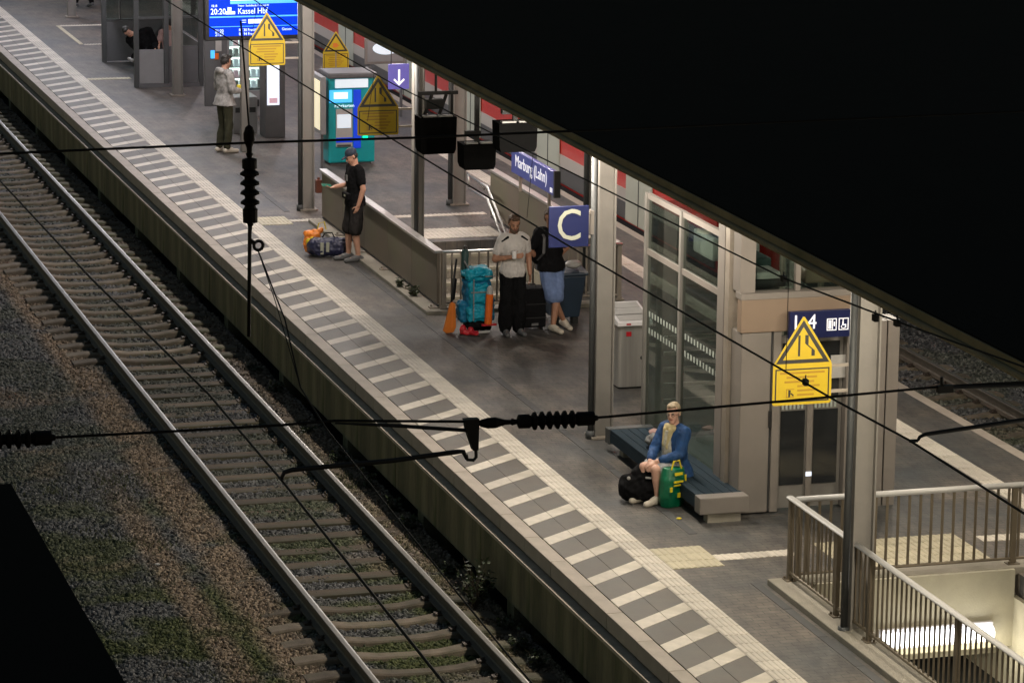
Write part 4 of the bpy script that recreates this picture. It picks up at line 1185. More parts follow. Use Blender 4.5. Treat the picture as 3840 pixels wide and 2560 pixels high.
housing(1.86, 46.0, 2.58, 3.10, .53, 'left black housing hung in a frame under the canopy edge', 'frame')
housing(1.90, 44.0, 2.68, 3.03, .46, 'lowest black housing with a pale slit, hung on one rod', 'rod')
housing(1.85, 42.0, 3.24, 3.62, .52, 'right black housing close up against the canopy edge', 'rod')

# ================================================================= TRAIN ON THE FAR TRACK
t = root('train', (8.62, 60, TZ), 'red regional train with white stripe standing behind the platform', 'train')
TX0, TX1, TY0, TY1 = 7.24, 10.0, 49.3, 96.0
MB().prism([(TX0 + .04, -.02), (TX0, .42), (TX0, 2.0), (TX0 + .3, 3.0), (TX0 + .9, 3.3), (TX1 - .9, 3.3), (TX1 - .3, 3.0), (TX1, 2.0), (TX1, .42), (TX1 - .04, -.02)], 1, TY0, TY1).build('body', 'train_red', t)
MB().box(TX0 - .012, TX0 - .002, TY0 + .2, TY1, .335, .555).build('white_stripe', 'train_white', t)
MB().box(TX0 - .008, TX0 + .05, TY0 + .1, TY1, .04, .333).build('skirt', 'train_grey', t)
MB().box(TX0 + .1, TX1 - .1, TY0 + .4, TY1, -.72, -.021).build('underframe', 'train_black', t)
for k in range(9):
    yd = TY0 + 3.1 + k * 5.2
    d = MB().box(TX0 - .03, TX0 - .013, yd, yd + 1.35, .04, 2.0).build('door', 'train_door', t)
    MB().box(TX0 - .036, TX0 - .0305, yd + .66, yd + .69, .04, 2.0).build('door_seam', 'train_black', d)
    MB().box(TX0 - .034, TX0 - .0305, yd + .1, yd + .6, .95, 1.8).build('door_window', 'dark_glass', d)
    MB().box(TX0 - .034, TX0 - .0305, yd + .75, yd + 1.25, .95, 1.8).build('door_window', 'dark_glass', d)
    MB().box(TX0 - .02, TX0 - .0005, yd + 1.7, yd + 4.8, 1.05, 1.85).build('window', 'dark_glass', t)
for k in range(8):
    yb = TY0 + 2 + k * 6
    MB().loft([(TX0 + .35, yb, -.42), (TX0 + .45, yb, -.42)], .36, 14, ref=(0, 0, 1)).build('wheel', 'rail_side', t)
MB().box(TX0 + .3, TX1 - .3, TY0 - .02, TY0 - .002, 1.0, 2.4).build('cab_window', 'dark_glass', t)

# ================================================================= OVERHEAD LINE
def wire(nm, pts, r, label, cat='wire', n=6, par=None, mt='black_wire', grp=None):
    mb = MB().loft(pts, r, n, ref=(0, 0, 1))
    if par is not None: return mb.build(nm, mt, par)
    return solo(mb, nm, [mt], pts[0], label, cat, grp)
def insul(p0, p1, nshed, label):
    """ribbed insulator with end cones between two points"""
    a, b = Vector(p0), Vector(p1); d = b - a; ln = d.length
    t = root('insulator', p0, label, 'insulator', 'ribbed insulators of the overhead line')
    prof = [(0, .006), (.02, .024), (.08, .037), (.14, .037), (.22, .018), (.27, .016), (.28, .024), (.32, .016), (.335, .046), (.345, .048), (.42, .048), (.43, .040)]
    x = .44; st = (.82 - .44) / nshed
    for k in range(nshed):
        prof += [(x, .034), (x + st * .30, .060), (x + st * .5, .062), (x + st * .7, .034)]; x += st
    prof += [(.82, .040), (.83, .049), (.96, .047), (.965, .022), (.99, .018), (1, .012)]
    pts = [a + d * q for q, r in prof]
    MB().loft(pts, [r for q, r in prof], 12, ref=(0, 1, 0)).build('ribbed_body', 'insulator', t)
    return t
YS = 20.8
wire('contact_wire', [(-1.66, 12, 4.74), (-1.664, 18.857, 4.745), (-1.62, YS, 4.74), (-1.677, 22.0, 4.74), (-1.78, 27.55, 4.735), (-1.823, 34.8, 4.735), (-1.86, 48, 4.74), (-1.6, 70, 4.74)], .009,
     'contact wire crossing the whole picture above the near track')
wire('messenger_wire', [(-1.7, 14, 6.0), (-1.7, 20.85, 5.55), (-1.7, 23.05, 5.425), (-1.7, 27.4, 5.36), (-1.7, 34.6, 5.25), (-1.7, 39.4, 5.26), (-1.7, 50, 5.6), (-1.7, 62, 6.2)], .007,
     'carrying wire running just under the canopy edge in the picture')
for yy, z1, z0, xx, lb in ((22.95, 5.42, 4.74, -1.70, 'thin dropper wire crossing the largest yellow sign'), (29.5, 5.33, 4.735, -1.75, 'thin dropper wire left of the sign C'),
                           (35.5, 5.25, 4.735, -1.77, 'thin dropper wire at the dim yellow sign'), (41.5, 5.3, 4.735, -1.8, 'thin dropper wire at the departure board')):
    wire('dropper', [(-1.7, yy, z1), (xx, yy, z0)], .003, lb, grp='droppers')
wire('contact_wire', [(-6.08, 10, 4.74), (-6.055, 16.49, 4.74), (-5.97, 20.78, 4.735), (-5.956, 23.25, 4.74), (-6.082, 27.57, 4.74), (-6.15, 32.5, 4.74), (-6.3, 46, 4.74)], .009,
     'contact wire running along the middle of the near rails in the picture')
wire('messenger_wire', [(-6.12, YS, 6.25), (-6.1, 20.1, 5.94), (-6.1, 19.68, 5.61), (-6.1, 18.98, 5.515), (-6.1, 17.17, 5.41), (-6.1, 15.18, 5.31), (-6.1, 12, 5.2)], .005,
     'thin carrying wire dropping from the eye of the upright insulator')
wire('jumper_wire', [(-6.12, YS, 6.25), (-6.11, 20.35, 6.02), (-6.1, 19.68, 5.61)], .003, 'thin doubled wire beside the eye below the upright insulator')
wire('cross_span_wire', [(-8.6, YS, 6.91), (-6.163, YS, 6.933), (-5.062, YS, 6.929), (-3.6, YS, 6.94), (2.5, YS, 7.0)], .008, 'level cross wire in the upper part of the picture')
# upright insulator with its rod and eye
wire('hanger_wire', [(-6.22, YS, 7.7), (-6.172, YS, 7.04)], .006, 'thin wire rising from the upright insulator')
insul((-6.171, YS, 7.045), (-6.166, YS, 6.40), 4, 'upright black insulator hanging over the platform edge')
t = root('hanger_rod', (-6.17, YS, 5.69), 'black rod with an eye below the upright insulator', 'rod')
MB().loft([(-6.166, YS, 6.43), (-6.17, YS, 6.36), (-6.18, YS, 5.69)], [.016, .013, .012], 8).build('rod', 'black_metal', t, smooth=True)
ey = MB()
for k in range(12):
    a0, a1 = k * PI / 6, (k + 1) * PI / 6
    ey.loft([(-6.115 + .03 * math.cos(a0), YS, 6.275 + .03 * math.sin(a0)), (-6.115 + .03 * math.cos(a1), YS, 6.275 + .03 * math.sin(a1))], .011, 6, ref=(0, 1, 0))
ey.build('eye', 'black_metal', t)
MB().loft([(-6.166, YS, 6.31), (-6.14, YS, 6.29)], .014, 6).build('shackle', 'black_metal', t)
# lower cross span with its insulators, bracket and registration arms
wire('cross_span_wire', [(-9, YS, 5.13), (-7.36, YS, 5.104), (-6.667, YS, 5.10), (-5.96, YS, 5.10), (-5.617, YS, 5.108), (-4.64, YS, 5.045)], .009, 'lower cross wire left of the level insulator')
wire('cross_span_wire', [(-3.88, YS, 5.025), (-2.228, YS, 5.074), (-1.408, YS, 5.102), (-.791, YS, 5.10), (2.5, YS, 5.16)], .009, 'lower cross wire passing the lift doors in the picture')
insul((-4.66, YS, 5.034), (-3.84, YS, 5.024), 6, 'level black insulator over the white tactile band')
insul((-8.2, YS, 5.118), (-7.42, YS, 5.104), 5, 'level black insulator at the left border')
t = root('registration_arm', (-4.72, YS, 4.8), 'black registration arm hooked over the near track', 'registration arm')
MB().loft([(-5.62, YS, 5.092), (-5.2, YS, 5.05), (-4.70, YS, 4.988)], [.006, .013, .013], 8, ref=(0, 1, 0)).build('strut', 'black_metal', t)
MB().prism([(-4.76, 5.07), (-4.66, 5.07), (-4.665, 4.86), (-4.70, 4.86), (-4.745, 4.99)], 1, YS - .03, YS + .03).build('bracket', 'black_metal', t)
MB().loft([(-4.675, YS, 4.87), (-4.672, YS, 4.81), (-4.69, YS, 4.79), (-4.73, YS, 4.795), (-4.74, YS, 4.83)], .012, 8, ref=(0, 1, 0)).build('hook', 'black_metal', t)
MB().loft([(-4.735, YS, 4.80), (-4.76, YS, 4.852), (-4.80, YS, 4.853), (-5.24, YS, 4.82), (-5.90, YS, 4.80), (-5.955, YS, 4.785), (-5.968, YS, 4.755), (-5.965, YS, 4.735)], [.012, .016, .017, .017, .017, .015, .013, .010], 8, ref=(0, 1, 0)).build('arm', 'black_metal', t, smooth=True)
t = root('registration_arm', (-1.0, YS, 4.8), 'black registration arm entering at the right border', 'registration arm')
MB().loft([(-1.56, YS, 4.735), (-1.545, YS, 4.76), (-1.51, YS, 4.775), (-.78, YS, 4.835), (.3, YS, 4.90)], [.010, .013, .015, .016, .016], 8, ref=(0, 1, 0)).build('arm', 'black_metal', t, smooth=True)
MB().loft([(-1.40, YS, 5.17), (-1.397, YS, 5.105), (-1.36, YS, 5.095), (-.2, YS, 5.065)], [.012, .016, .016, .016], 8, ref=(0, 1, 0)).build('strut', 'black_metal', t)
MB().box(-1.43, -1.32, YS - .02, YS + .02, 5.06, 5.11).build('clamp', 'black_metal', t)
MB().loft([(-1.62, YS, 4.735), (-1.56, YS, 4.735)], .012, 6).build('wire_clip', 'black_metal', t)
cl = [((-1.7, 23.05, 5.425), 'small black wire clamp above the lift header'), ((-1.7, 21.28, 5.495), 'small black wire clamp left of a pair, at the right column'), ((-1.7, 20.9, 5.54), 'small black wire clamp right of a pair, at the right column'), ((-1.68, 22.6, 4.745), 'small black wire clamp on the largest yellow sign in the picture')]
for p, lb in cl:
    mb = MB(); mb.box(p[0] - .015, p[0] + .015, p[1] - .03, p[1] + .03, p[2] - .025, p[2] + .02); mb.loft([(p[0], p[1], p[2] + .02), (p[0], p[1], p[2] + .05)], .006, 6)
    solo(mb, 'wire_clamp', ['black_metal'], p, lb, 'clamp', 'wire clamps')

# ================================================================= PLANTS
def weed(x, y_, z_, h, n, spread, label):
    t = root('weed', (x, y_, z_), label, 'plant', 'weeds')
    stem = MB(); lf = MB()
    for k in range(n):
        a = random.uniform(0, 2 * PI); tip = Vector((spread * random.uniform(.2, 1) * math.cos(a), spread * random.uniform(.2, 1) * math.sin(a), h * random.uniform(.45, 1)))
        stem.loft([(0, 0, 0), tip * .5 + Vector((0, 0, h * .1)), tip], [.004, .003, .0015], 4)
        for q in range(9):
            c = tip * random.uniform(.25, 1.05) + Vector((random.gauss(0, .02), random.gauss(0, .02), random.gauss(0, .015)))
            d = Vector((random.gauss(0, 1), random.gauss(0, 1), random.gauss(.2, .6))).normalized(); e = d.cross(Vector((random.gauss(0, 1), random.gauss(0, 1), 1))).normalized()
            ll, ww = random.uniform(.02, .05), random.uniform(.008, .02)
            lf.add([c - d * ll, c + e * ww, c + d * ll, c - e * ww], [(0, 1, 2, 3)])
    stem.build('stem', 'twig', t, local=True); lf.build('foliage', 'leaf', t, local=True)
weed(-.38, 35.95, -1.0, .62, 34, .28, 'dark bushy weed at the foot of the platform wall')
weed(-.30, 34.3, -1.0, .28, 14, .2, 'small weed at the wall foot near the bottom of the picture')
weed(-.25, 40.2, -1.0, .22, 12, .2, 'small weed at the wall foot left of the registration arm bracket')
for k in range(9): weed(random.uniform(-.42, -.2), 33.4 + k * 1.9 + random.uniform(-.5, .5), -1.02, random.uniform(.14, .34), 12, random.uniform(.14, .24), ['low leafy weed', 'spindly weed', 'small tuft of weeds'][k % 3] + ' at the wall foot, number ' + ['one', 'two', 'three', 'four', 'five', 'six', 'seven', 'eight', 'nine'][k] + ' counted from the bottom')
weed(2.12, 48.35, .05, .16, 12, .14, 'small weed at the foot of the parapet near its corner')
weed(2.10, 49.1, .05, .12, 8, .12, 'tiny weed at the foot of the parapet behind the larger one')
gr = MB()
for k in range(5200):
    y_ = random.uniform(31, 43); x = random.choice((random.gauss(-4.0, .5), random.gauss(-.45, .16), random.gauss(-3.3, .35)))
    if noise.noise((x * .8, y_ * .8, 0)) < -.02 or x > -.12: continue
    for b in range(2):
        a = random.uniform(0, 2 * PI); l_ = random.uniform(.02, .07); c = Vector((x + random.gauss(0, .02), y_ + random.gauss(0, .02), zb(x, y_) - .005))
        s = Vector((math.cos(a), math.sin(a), 0)) * .007; tp = c + Vector((random.gauss(0, .025), random.gauss(0, .025), l_))
        gr.add([c - s, c + s, tp], [(0, 1, 2)])
go_ = gr.build('moss_and_grass', M('grass', (.06, .068, .025), .8, var=.4, vs=6)); go_['kind'] = 'stuff'; go_['label'] = 'low grass and moss between the ballast stones'

# ================================================================= PEOPLE
def hand_shape(mb, wr, d, pn, side, curl=.6, s=1.0):
    """palm, four unequal bent fingers and a thumb; d: pointing direction, pn: palm normal, side: thumb side"""
    d = Vector(d).normalized(); pn = Vector(pn); pn = (pn - d * pn.dot(d)).normalized(); sd = Vector(side); sd = (sd - d * sd.dot(d) - pn * sd.dot(pn)).normalized()
    wr = Vector(wr)
    for q in (-.022, 0, .022): mb.caps(wr + sd * q * .6 * s, wr + d * .085 * s + sd * q * 1.25 * s, .014 * s, .012 * s, 8)
    for q, ln in ((.032, .07), (.011, .08), (-.011, .075), (-.031, .058)):
        b0 = wr + d * .088 * s + sd * q * s
        d1 = (d + pn * curl * .7).normalized(); d2 = (d + pn * curl * 1.9).normalized()
        p1 = b0 + d1 * ln * .5 * s; p2 = p1 + d2 * ln * .5 * s
        mb.caps(b0, p1, .0095 * s, .009 * s, 6); mb.caps(p1, p2, .009 * s, .008 * s, 6)
    b0 = wr + d * .03 * s + sd * .03 * s; p1 = b0 + (d * .5 + sd * .8 + pn * .2).normalized() * .04 * s; p2 = p1 + (d * .9 + sd * .2 + pn * curl * .6).normalized() * .032 * s
    mb.caps(b0, p1, .012 * s, .0105 * s, 6); mb.caps(p1, p2, .0105 * s, .009 * s, 6)
STAND = dict(neck=(0, .015, 1.49), head=(0, -.01, 1.65), chest=(0, 0, 1.30), waist=(0, .005, 1.08), pelvis=(0, .01, .96),
             shL=(.185, .01, 1.435), shR=(-.185, .01, 1.435), elL=(.235, .03, 1.14), elR=(-.235, .03, 1.14), wrL=(.24, -.04, .90), wrR=(-.24, -.04, .90),
             hipL=(.09, .01, .93), hipR=(-.09, .01, .93), knL=(.10, -.015, .50), knR=(-.10, -.015, .50), anL=(.105, .03, .085), anR=(-.105, .03, .085),
             toeL=(.125, -.15, .035), toeR=(-.125, -.15, .035))
def person(label, loc, rz, J, sc, skin, top, bottom, shoes, hair, gaze=(0, -1, 0), sleeve=.6, bot_len='long', hairstyle='short', vox=.0085,
           handL=None, handR=None, build=1.0, beard=None, loose=1.0, leg_fl=.012, topname='shirt', botname='trousers'):
    j = {k: Vector(v) for k, v in {**STAND, **J}.items()}
    t = root('person', loc, label, 'person', None, rz); t.scale = (sc, sc, sc)
    B = build
    gz = Vector(gaze).normalized(); up = (j['head'] - j['neck']).normalized(); up = (up + Vector((0, 0, .6))).normalized()
    rt = gz.cross(up).normalized(); up = rt.cross(gz).normalized()
    H = Matrix((rt, -gz, up)).transposed()          # head frame: x right, y back, z up
    hc = j['head']
    def hp(x, y, z): return hc + H @ Vector((x, y, z))
    sk = MB()
    # head: cranium, face, jaw, nose, ears
    sk.ell(hp(0, .012, .035), (.077, .095, .088), 14, 10, H); sk.ell(hp(0, -.018, -.03), (.062, .072, .085), 14, 10, H)
    sk.caps(hp(0, -.05, -.085), hp(0, -.035, -.06), .036, .045, 8)
    sk.caps(hp(0, -.083, .012), hp(0, -.103, -.026), .009, .014, 8)
    for s in (-1, 1):
        sk.ell(hp(s * .078, .012, -.005), (.010, .018, .030), 8, 6, H); sk.ell(hp(s * .03, -.078, .022), (.02, .012, .007), 8, 5, H)
    sk.caps(hp(0, .02, -.06), j['neck'], .052 * B, .060 * B, 10)
    def torso(mb, g_):
        mb.loft([j['neck'] + Vector((0, 0, .01)), j['neck'] - (j['neck'] - j['chest']) * .28, j['chest'], j['waist'], j['pelvis'], j['pelvis'] - Vector((0, 0, .09))],
                [(.065 * B + g_, .06 + g_), (.165 * B + g_, .09 + g_), (.172 * B + g_, .118 * B + g_), (.145 * B + g_, .105 * B + g_), (.165 * B + g_ * 1.9, .122 * B + g_ * 1.9), (.12 + g_ * 5.5, .1 + g_ * 4.2)], 16, ref=(j['shL'] - j['shR']))
        for s in 'LR': mb.caps(j['neck'] * .35 + j['sh' + s] * .65, j['sh' + s], .062 * B + g_, .060 * B + g_)
    torso(sk, 0)
    def arm(mb, s, g_, upto, rr=1):
        a, b, c = j['sh' + s], j['el' + s], j['wr' + s]
        if upto <= 1: mb.caps(a, a + (b - a) * upto, .056 * B + g_, .046 * B + g_ * rr)
        else:
            mb.caps(a, b, .056 * B + g_, .043 * B + g_); mb.caps(b, b + (c - b) * (upto - 1), .042 * B + g_, .030 * B + g_)
    def leg(mb, s, g_, upto, fl=0):
        a, b, c = j['hip' + s], j['kn' + s], j['an' + s]
        if upto <= 1: mb.caps(a, a + (b - a) * upto, .088 * B + g_, .066 + g_ + fl)
        else:
            mb.caps(a, b, .088 * B + g_, .058 * B + g_ + fl * .5)
            k = upto - 1; m_ = b + (c - b) * min(.35, k)
            mb.caps(b, m_, .055 * B + g_ + fl * .5, .054 * B + g_ + fl)
            if k > .35: mb.caps(m_, b + (c - b) * k, .054 * B + g_ + fl, (.036 if k > .9 else .045) + g_ + fl)
    hd = {'L': handL, 'R': handR}
    for s in 'LR':
        arm(sk, s, 0, 2); leg(sk, s, 0, 2)
        sk.caps(j['an' + s], j['toe' + s], .040, .030)
        a, b = j['el' + s], j['wr' + s]; d = (b - a).normalized()
        h_ = hd[s] or {}
        pn = h_.get('pn', Vector((-1 if s == 'L' else 1, 0, 0))); side = h_.get('side', Vector((0, -1, 0)))
        hand_shape(sk, b, h_.get('d', d), pn, side, h_.get('curl', .45))
    remesh_part(sk, 'body', skin, t, vox, 2)
    # clothes
    if top:
        mb = MB(); torso(mb, .012 * loose); 
        for s in 'LR': arm(mb, s, .014 * loose, sleeve, 1.4)
        remesh_part(mb, topname, top, t, .011, 3, .011, 13, .7)
    if bottom:
        mb = MB()
        mb.loft([j['waist'] * .2 + j['pelvis'] * .8, j['pelvis'] - Vector((0, 0, .02)), j['pelvis'] - Vector((0, 0, .09))], [(.150 * B, .110 * B), (.172 * B, .128 * B), (.15, .12)], 14, ref=(j['shL'] - j['shR']))
        up_ = {'long': 1.93, 'knee': .98, 'short': .72}[bot_len]
        for s in 'LR': leg(mb, s, .016, up_, leg_fl if bot_len == 'long' else .028)
        remesh_part(mb, botname, bottom, t, .011, 3, .011, 13, .55)
    if shoes:
        for s in 'LR':
            a, c = j['an' + s], j['toe' + s]; d = (c - a); d.z *= .2; dn = d.normalized()
            mb = MB(); mb.caps(a - dn * .045 + Vector((0, 0, -.035)), c + dn * .02, .046, .040); mb.caps(a + Vector((0, 0, -.01)), a + (c - a) * .5, .05, .044)
            sh = remesh_part(mb, 'shoe', shoes[0], t, .010, 2)
            so = MB(); dz = min(a.z - .085, c.z - .035)
            so.caps(a - dn * .05 + Vector((0, 0, -.068)), c + dn * .022 + Vector((0, 0, -.018)), .021, .019, 8)
            sp = remesh_part(so, 'sole', shoes[1], t, .009, 1)
            sp.parent = sh
    # hair, eyes, mouth
    mb = MB()
    if hairstyle == 'short':
        mb.ell(hp(0, .028, .058), (.083, .092, .080), 14, 9, H); mb.ell(hp(0, .06, .0), (.074, .055, .075), 12, 8, H); [mb.ell(hp(q_ * .066, .03, .01), (.022, .05, .05), 8, 6, H) for q_ in (-1, 1)]; mb.ell(hp(0, -.05, .098), (.062, .035, .028), 10, 6, H)
    elif hairstyle == 'bun':
        mb.ell(hp(0, .028, .058), (.084, .094, .082), 14, 9, H); mb.ell(hp(0, .062, .0), (.076, .055, .085), 12, 8, H); mb.ell(hp(0, .06, .13), (.05, .05, .045), 10, 6, H); mb.ell(hp(0, -.05, .095), (.062, .035, .03), 10, 6, H)
    if hairstyle in ('short', 'bun'): remesh_part(mb, 'hair', hair, t, .008, 2, .008, 45, 1)
    if hairstyle == 'cap':
        mb.ell(hp(0, .03, .0), (.078, .078, .07), 12, 8, H); remesh_part(mb, 'hair', hair, t, .008, 2, .008, 45, 1)
        mb = MB(); mb.ell(hp(0, .018, .060), (.086, .100, .080), 14, 9, H); mb.caps(hp(-.03, -.06, .05), hp(-.025, -.15, .035), .012, .010, 8); mb.caps(hp(.03, -.06, .05), hp(.025, -.15, .035), .012, .010, 8); mb.caps(hp(0, -.06, .055), hp(0, -.16, .038), .014, .010, 8)
        remesh_part(mb, 'cap', 'cap_navy', t, .008, 2)
    for s in (-1, 1):
        MB().ell(hp(s * .03, -.088, .004), (.011, .006, .006), 8, 5, H).build('eye', 'eye_dark', t, local=True, smooth=True)
        MB().caps(hp(s * .018, -.091, .024), hp(s * .045, -.083, .026), .005, .004, 6).build('eyebrow', hair, t, local=True)
    MB().caps(hp(-.02, -.088, -.058), hp(.02, -.088, -.058), .006, .006, 6).build('mouth', 'lip', t, local=True)
    if beard:
        mb = MB(); mb.caps(hp(0, -.062, -.098), hp(0, -.05, -.085), .036, .045, 8)
        for s in (-1, 1): mb.caps(hp(s * .055, -.025, -.03), hp(s * .035, -.055, -.088), .018, .03, 8)
        mb.caps(hp(-.025, -.09, -.043), hp(.025, -.09, -.043), .008, .008, 6)
        remesh_part(mb, 'beard', beard, t, .008, 2)
    return t, j

# man in camouflage jacket by the vending machine, facing right
t, j = person('man in grey camouflage jacket and dark olive trousers before the vending machine', (2.13, 62.4, 0), R(112), dict(
    head=(0, -.035, 1.655), elL=(.245, .00, 1.17), elR=(-.245, .0, 1.17), wrL=(.14, -.23, 1.10), wrR=(-.12, -.24, 1.12),
    knL=(.10, -.02, .50), anL=(.11, .06, .085), toeL=(.13, -.12, .035)), 1.035, 'skin', 'camo', 'olive', ('shoe_white', 'sole_white'), 'hair_dark',
    gaze=(0, -1, -.25), sleeve=1.92, loose=2.0, vox=.011, handL=dict(pn=(-1, 0, 0), side=(0, 0, 1)), handR=dict(pn=(1, 0, 0), side=(0, 0, 1)), topname='jacket')
MB().caps((-.06, .10, 1.50), (.06, .10, 1.50), .06, .06).build('hood', 'camo', t, local=True, smooth=True)
solo(MB().box(2.36, 2.44, 62.36, 62.44, 1.12, 1.27), 'snack_pack', ['bag_yellow'], (2.40, 62.40, 1.12), 'small packet in the hands of the man in camouflage', 'packet', bevel=.01)
# man with cap looking at his phone, facing left
t, j = person('man in black T-shirt, dark shorts and cap looking at his phone', (1.98, 51.5, 0), R(-82), dict(
    head=(0, -.055, 1.635), neck=(0, .0, 1.485), chest=(0, .01, 1.3), elL=(.235, .045, 1.15), wrL=(.20, -.02, .90), elR=(-.235, -.02, 1.16), wrR=(-.16, -.27, 1.15),
    knL=(.10, -.03, .50), anL=(.11, .02, .085), toeL=(.12, -.17, .035), knR=(-.10, -.06, .50), anR=(-.10, -.06, .085), toeR=(-.12, -.25, .035)), 1.02, 'skin', 'shirt_black', 'shorts_dark',
    ('shoe_grey', 'sole_white'), 'hair_dark', gaze=(0, -1, -.55), sleeve=.62, bot_len='knee', hairstyle='cap', loose=1.2, build=1.04,
    handR=dict(pn=(0, 0, 1), side=(-1, 0, 0), curl=.5), handL=dict(pn=(-1, 0, 0), side=(0, -1, 0)), botname='shorts')
MB().box(-.13, .13, -.165, -.11, .98, 1.08).build('waist_bag', 'black_soft', t, local=True, bevel=.015)
MB().box(-.03, .03, -.17, -.166, 1.02, 1.05).build('bag_print', 'letter', t, local=True)
MB().box(.02, .08, -.160, -.150, 1.27, 1.36).build('shirt_print', 'grey_mid', t, local=True)
solo(MB().box(-.04, .04, -.08, .08, 0, .010), 'phone', ['phone'], (0, 0, 0), 'phone with a green glow in the hand of the man with cap', 'phone', bevel=.004).location = (1.55, 51.62, 1.20)
bpy.data.objects['phone'].rotation_euler = (R(-8), R(20), R(-85))
# bearded man in white T-shirt facing the camera
t, j = person('bearded man in white T-shirt and wide black trousers beside the cyan backpack', (2.86, 45.62, 0), R(4), dict(
    head=(.0, -.035, 1.645), shL=(.175, .01, 1.415), shR=(-.175, .01, 1.415), elR=(-.29, -.02, 1.14), wrR=(-.08, -.22, 1.20), elL=(.25, .03, 1.14), wrL=(.25, -.03, .90)), .98, 'skin_tan', 'shirt_white', 'shirt_black',
    ('shoe_grey', 'sole_white'), 'hair_brown', gaze=(-.12, -1, -.30), sleeve=.62, loose=1.0, build=1.10, leg_fl=.045, beard='hair_brown',
    handR=dict(pn=(1, -.2, .2), side=(0, -.3, 1), curl=.6))
for s in (-1, 1): MB().caps((s * .11, -.075, 1.462), (s * .195, -.062, 1.405), .018, .012, 6).build('shoulder_stripe', 'shirt_black', t, local=True)
solo(MB().loft([(2.80, 45.36, 1.16), (2.80, 45.36, 1.27)], [.03, .036], 12), 'drinking_cup', ['white_plastic'], (2.80, 45.36, 1.16), 'pale cup held by the bearded man', 'cup', smooth=False)
# man in black T-shirt leaning, legs crossed
t, j = person('man in black T-shirt and light blue denim shorts with crossed legs behind sign C', (3.50, 45.85, 0), R(6), dict(
    neck=(.01, .05, 1.47), head=(-.02, .02, 1.63), chest=(0, .05, 1.29), waist=(.01, .05, 1.07), pelvis=(.02, .05, .95), shL=(.195, .05, 1.42), shR=(-.175, .05, 1.42),
    elL=(.30, .14, 1.17), wrL=(.14, .21, .98), elR=(-.27, .14, 1.16), wrR=(-.10, .21, .98), hipL=(.11, .05, .92), hipR=(-.07, .05, .92),
    knR=(-.02, -.08, .50), anR=(.20, -.02, .12), toeR=(.235, -.15, .035), knL=(.04, -.12, .50), anL=(-.03, -.16, .085), toeL=(.015, -.335, .035)), .99, 'skin_tan', 'shirt_black', 'denim_light',
    ('shoe_white', 'sole_white'), 'hair_brown', gaze=(-.3, -1, -.1), sleeve=.7, bot_len='knee', loose=1.3, build=1.10, botname='shorts')
MB().caps((-.10, .22, 1.05), (-.10, .20, 1.38), .13, .11).build('backpack', 'black_soft', t, local=True, smooth=True)
MB().loft([(-.15, .12, 1.5), (-.15, -.085, 1.38), (-.16, -.09, 1.15), (-.18, .08, 1.02)], [(.022, .008)] * 4, 6, ref=(1, 0, 0)).build('strap', 'grey_dark', t, local=True)
# seated woman on the bench, facing left
SEAT = dict(neck=(0, .0, .90), head=(0, -.03, 1.06), chest=(0, .0, .70), waist=(0, .02, .50), pelvis=(0, .04, .395), shL=(.175, .0, .85), shR=(-.175, .0, .85),
            elL=(.22, -.10, .60), elR=(-.20, -.14, .60), wrL=(.06, -.33, .52), wrR=(-.05, -.34, .50), hipL=(.09, .03, .385), hipR=(-.09, .03, .385),
            knL=(.10, -.38, .44), knR=(-.09, -.40, .44), anL=(.10, -.33, .085), anR=(-.10, -.36, .085), toeL=(.11, -.50, .035), toeR=(-.12, -.53, .035))
t, j = person('blond woman in blue denim jacket sitting on the bench', (2.17, 36.52, 0), R(-68), SEAT, .97, 'skin_pale', 'denim_blue', 'skirt',
    ('shoe_white', 'sole_white'), 'hair_blond', gaze=(.55, -1, -.05), sleeve=1.75, bot_len='short', hairstyle='short', loose=1.9, build=1.0,
    handL=dict(pn=(-.5, 0, -1), side=(-1, -.2, 0), curl=.7), handR=dict(pn=(.4, 0, -1), side=(1, -.2, 0), curl=.7), topname='jacket', botname='skirt')
sc_ = MB(); sc_.caps((-.06, -.07, .90), (.06, -.07, .89), .04, .045); sc_.caps((.05, -.10, .87), (.03, -.135, .66), .035, .03); sc_.caps((-.05, -.10, .87), (-.03, -.135, .68), .035, .03)
remesh_part(sc_, 'scarf', 'scarf', t, .010, 2)
tp = MB(); tp.loft([(0, -.10, .86), (0, -.125, .7), (0, -.11, .5)], [(.07, .03), (.085, .035), (.09, .035)], 12, ref=(1, 0, 0)); remesh_part(tp, 'top', 'pattern_top', t, .010, 2)
gl = MB(); hd_ = Vector((0, -.03, 1.06)); 
gzv = Vector((.55, -1, -.05)).normalized(); rtv = gzv.cross(Vector((0, 0, 1))).normalized()
for s in (-1, 1):
    c = hd_ + gzv * .098 + rtv * s * .032 + Vector((0, 0, .004))
    for k in range(8):
        a0, a1 = k * PI / 4, (k + 1) * PI / 4
        gl.loft([c + rtv * (.022 * math.cos(a0)) + Vector((0, 0, .017 * math.sin(a0))), c + rtv * (.022 * math.cos(a1)) + Vector((0, 0, .017 * math.sin(a1)))], .0025, 5)
    gl.loft([c + rtv * s * .022, hd_ + rtv * s * .08 - gzv * .01], .0025, 5)
gl.build('glasses', 'black_gloss', t, local=True)
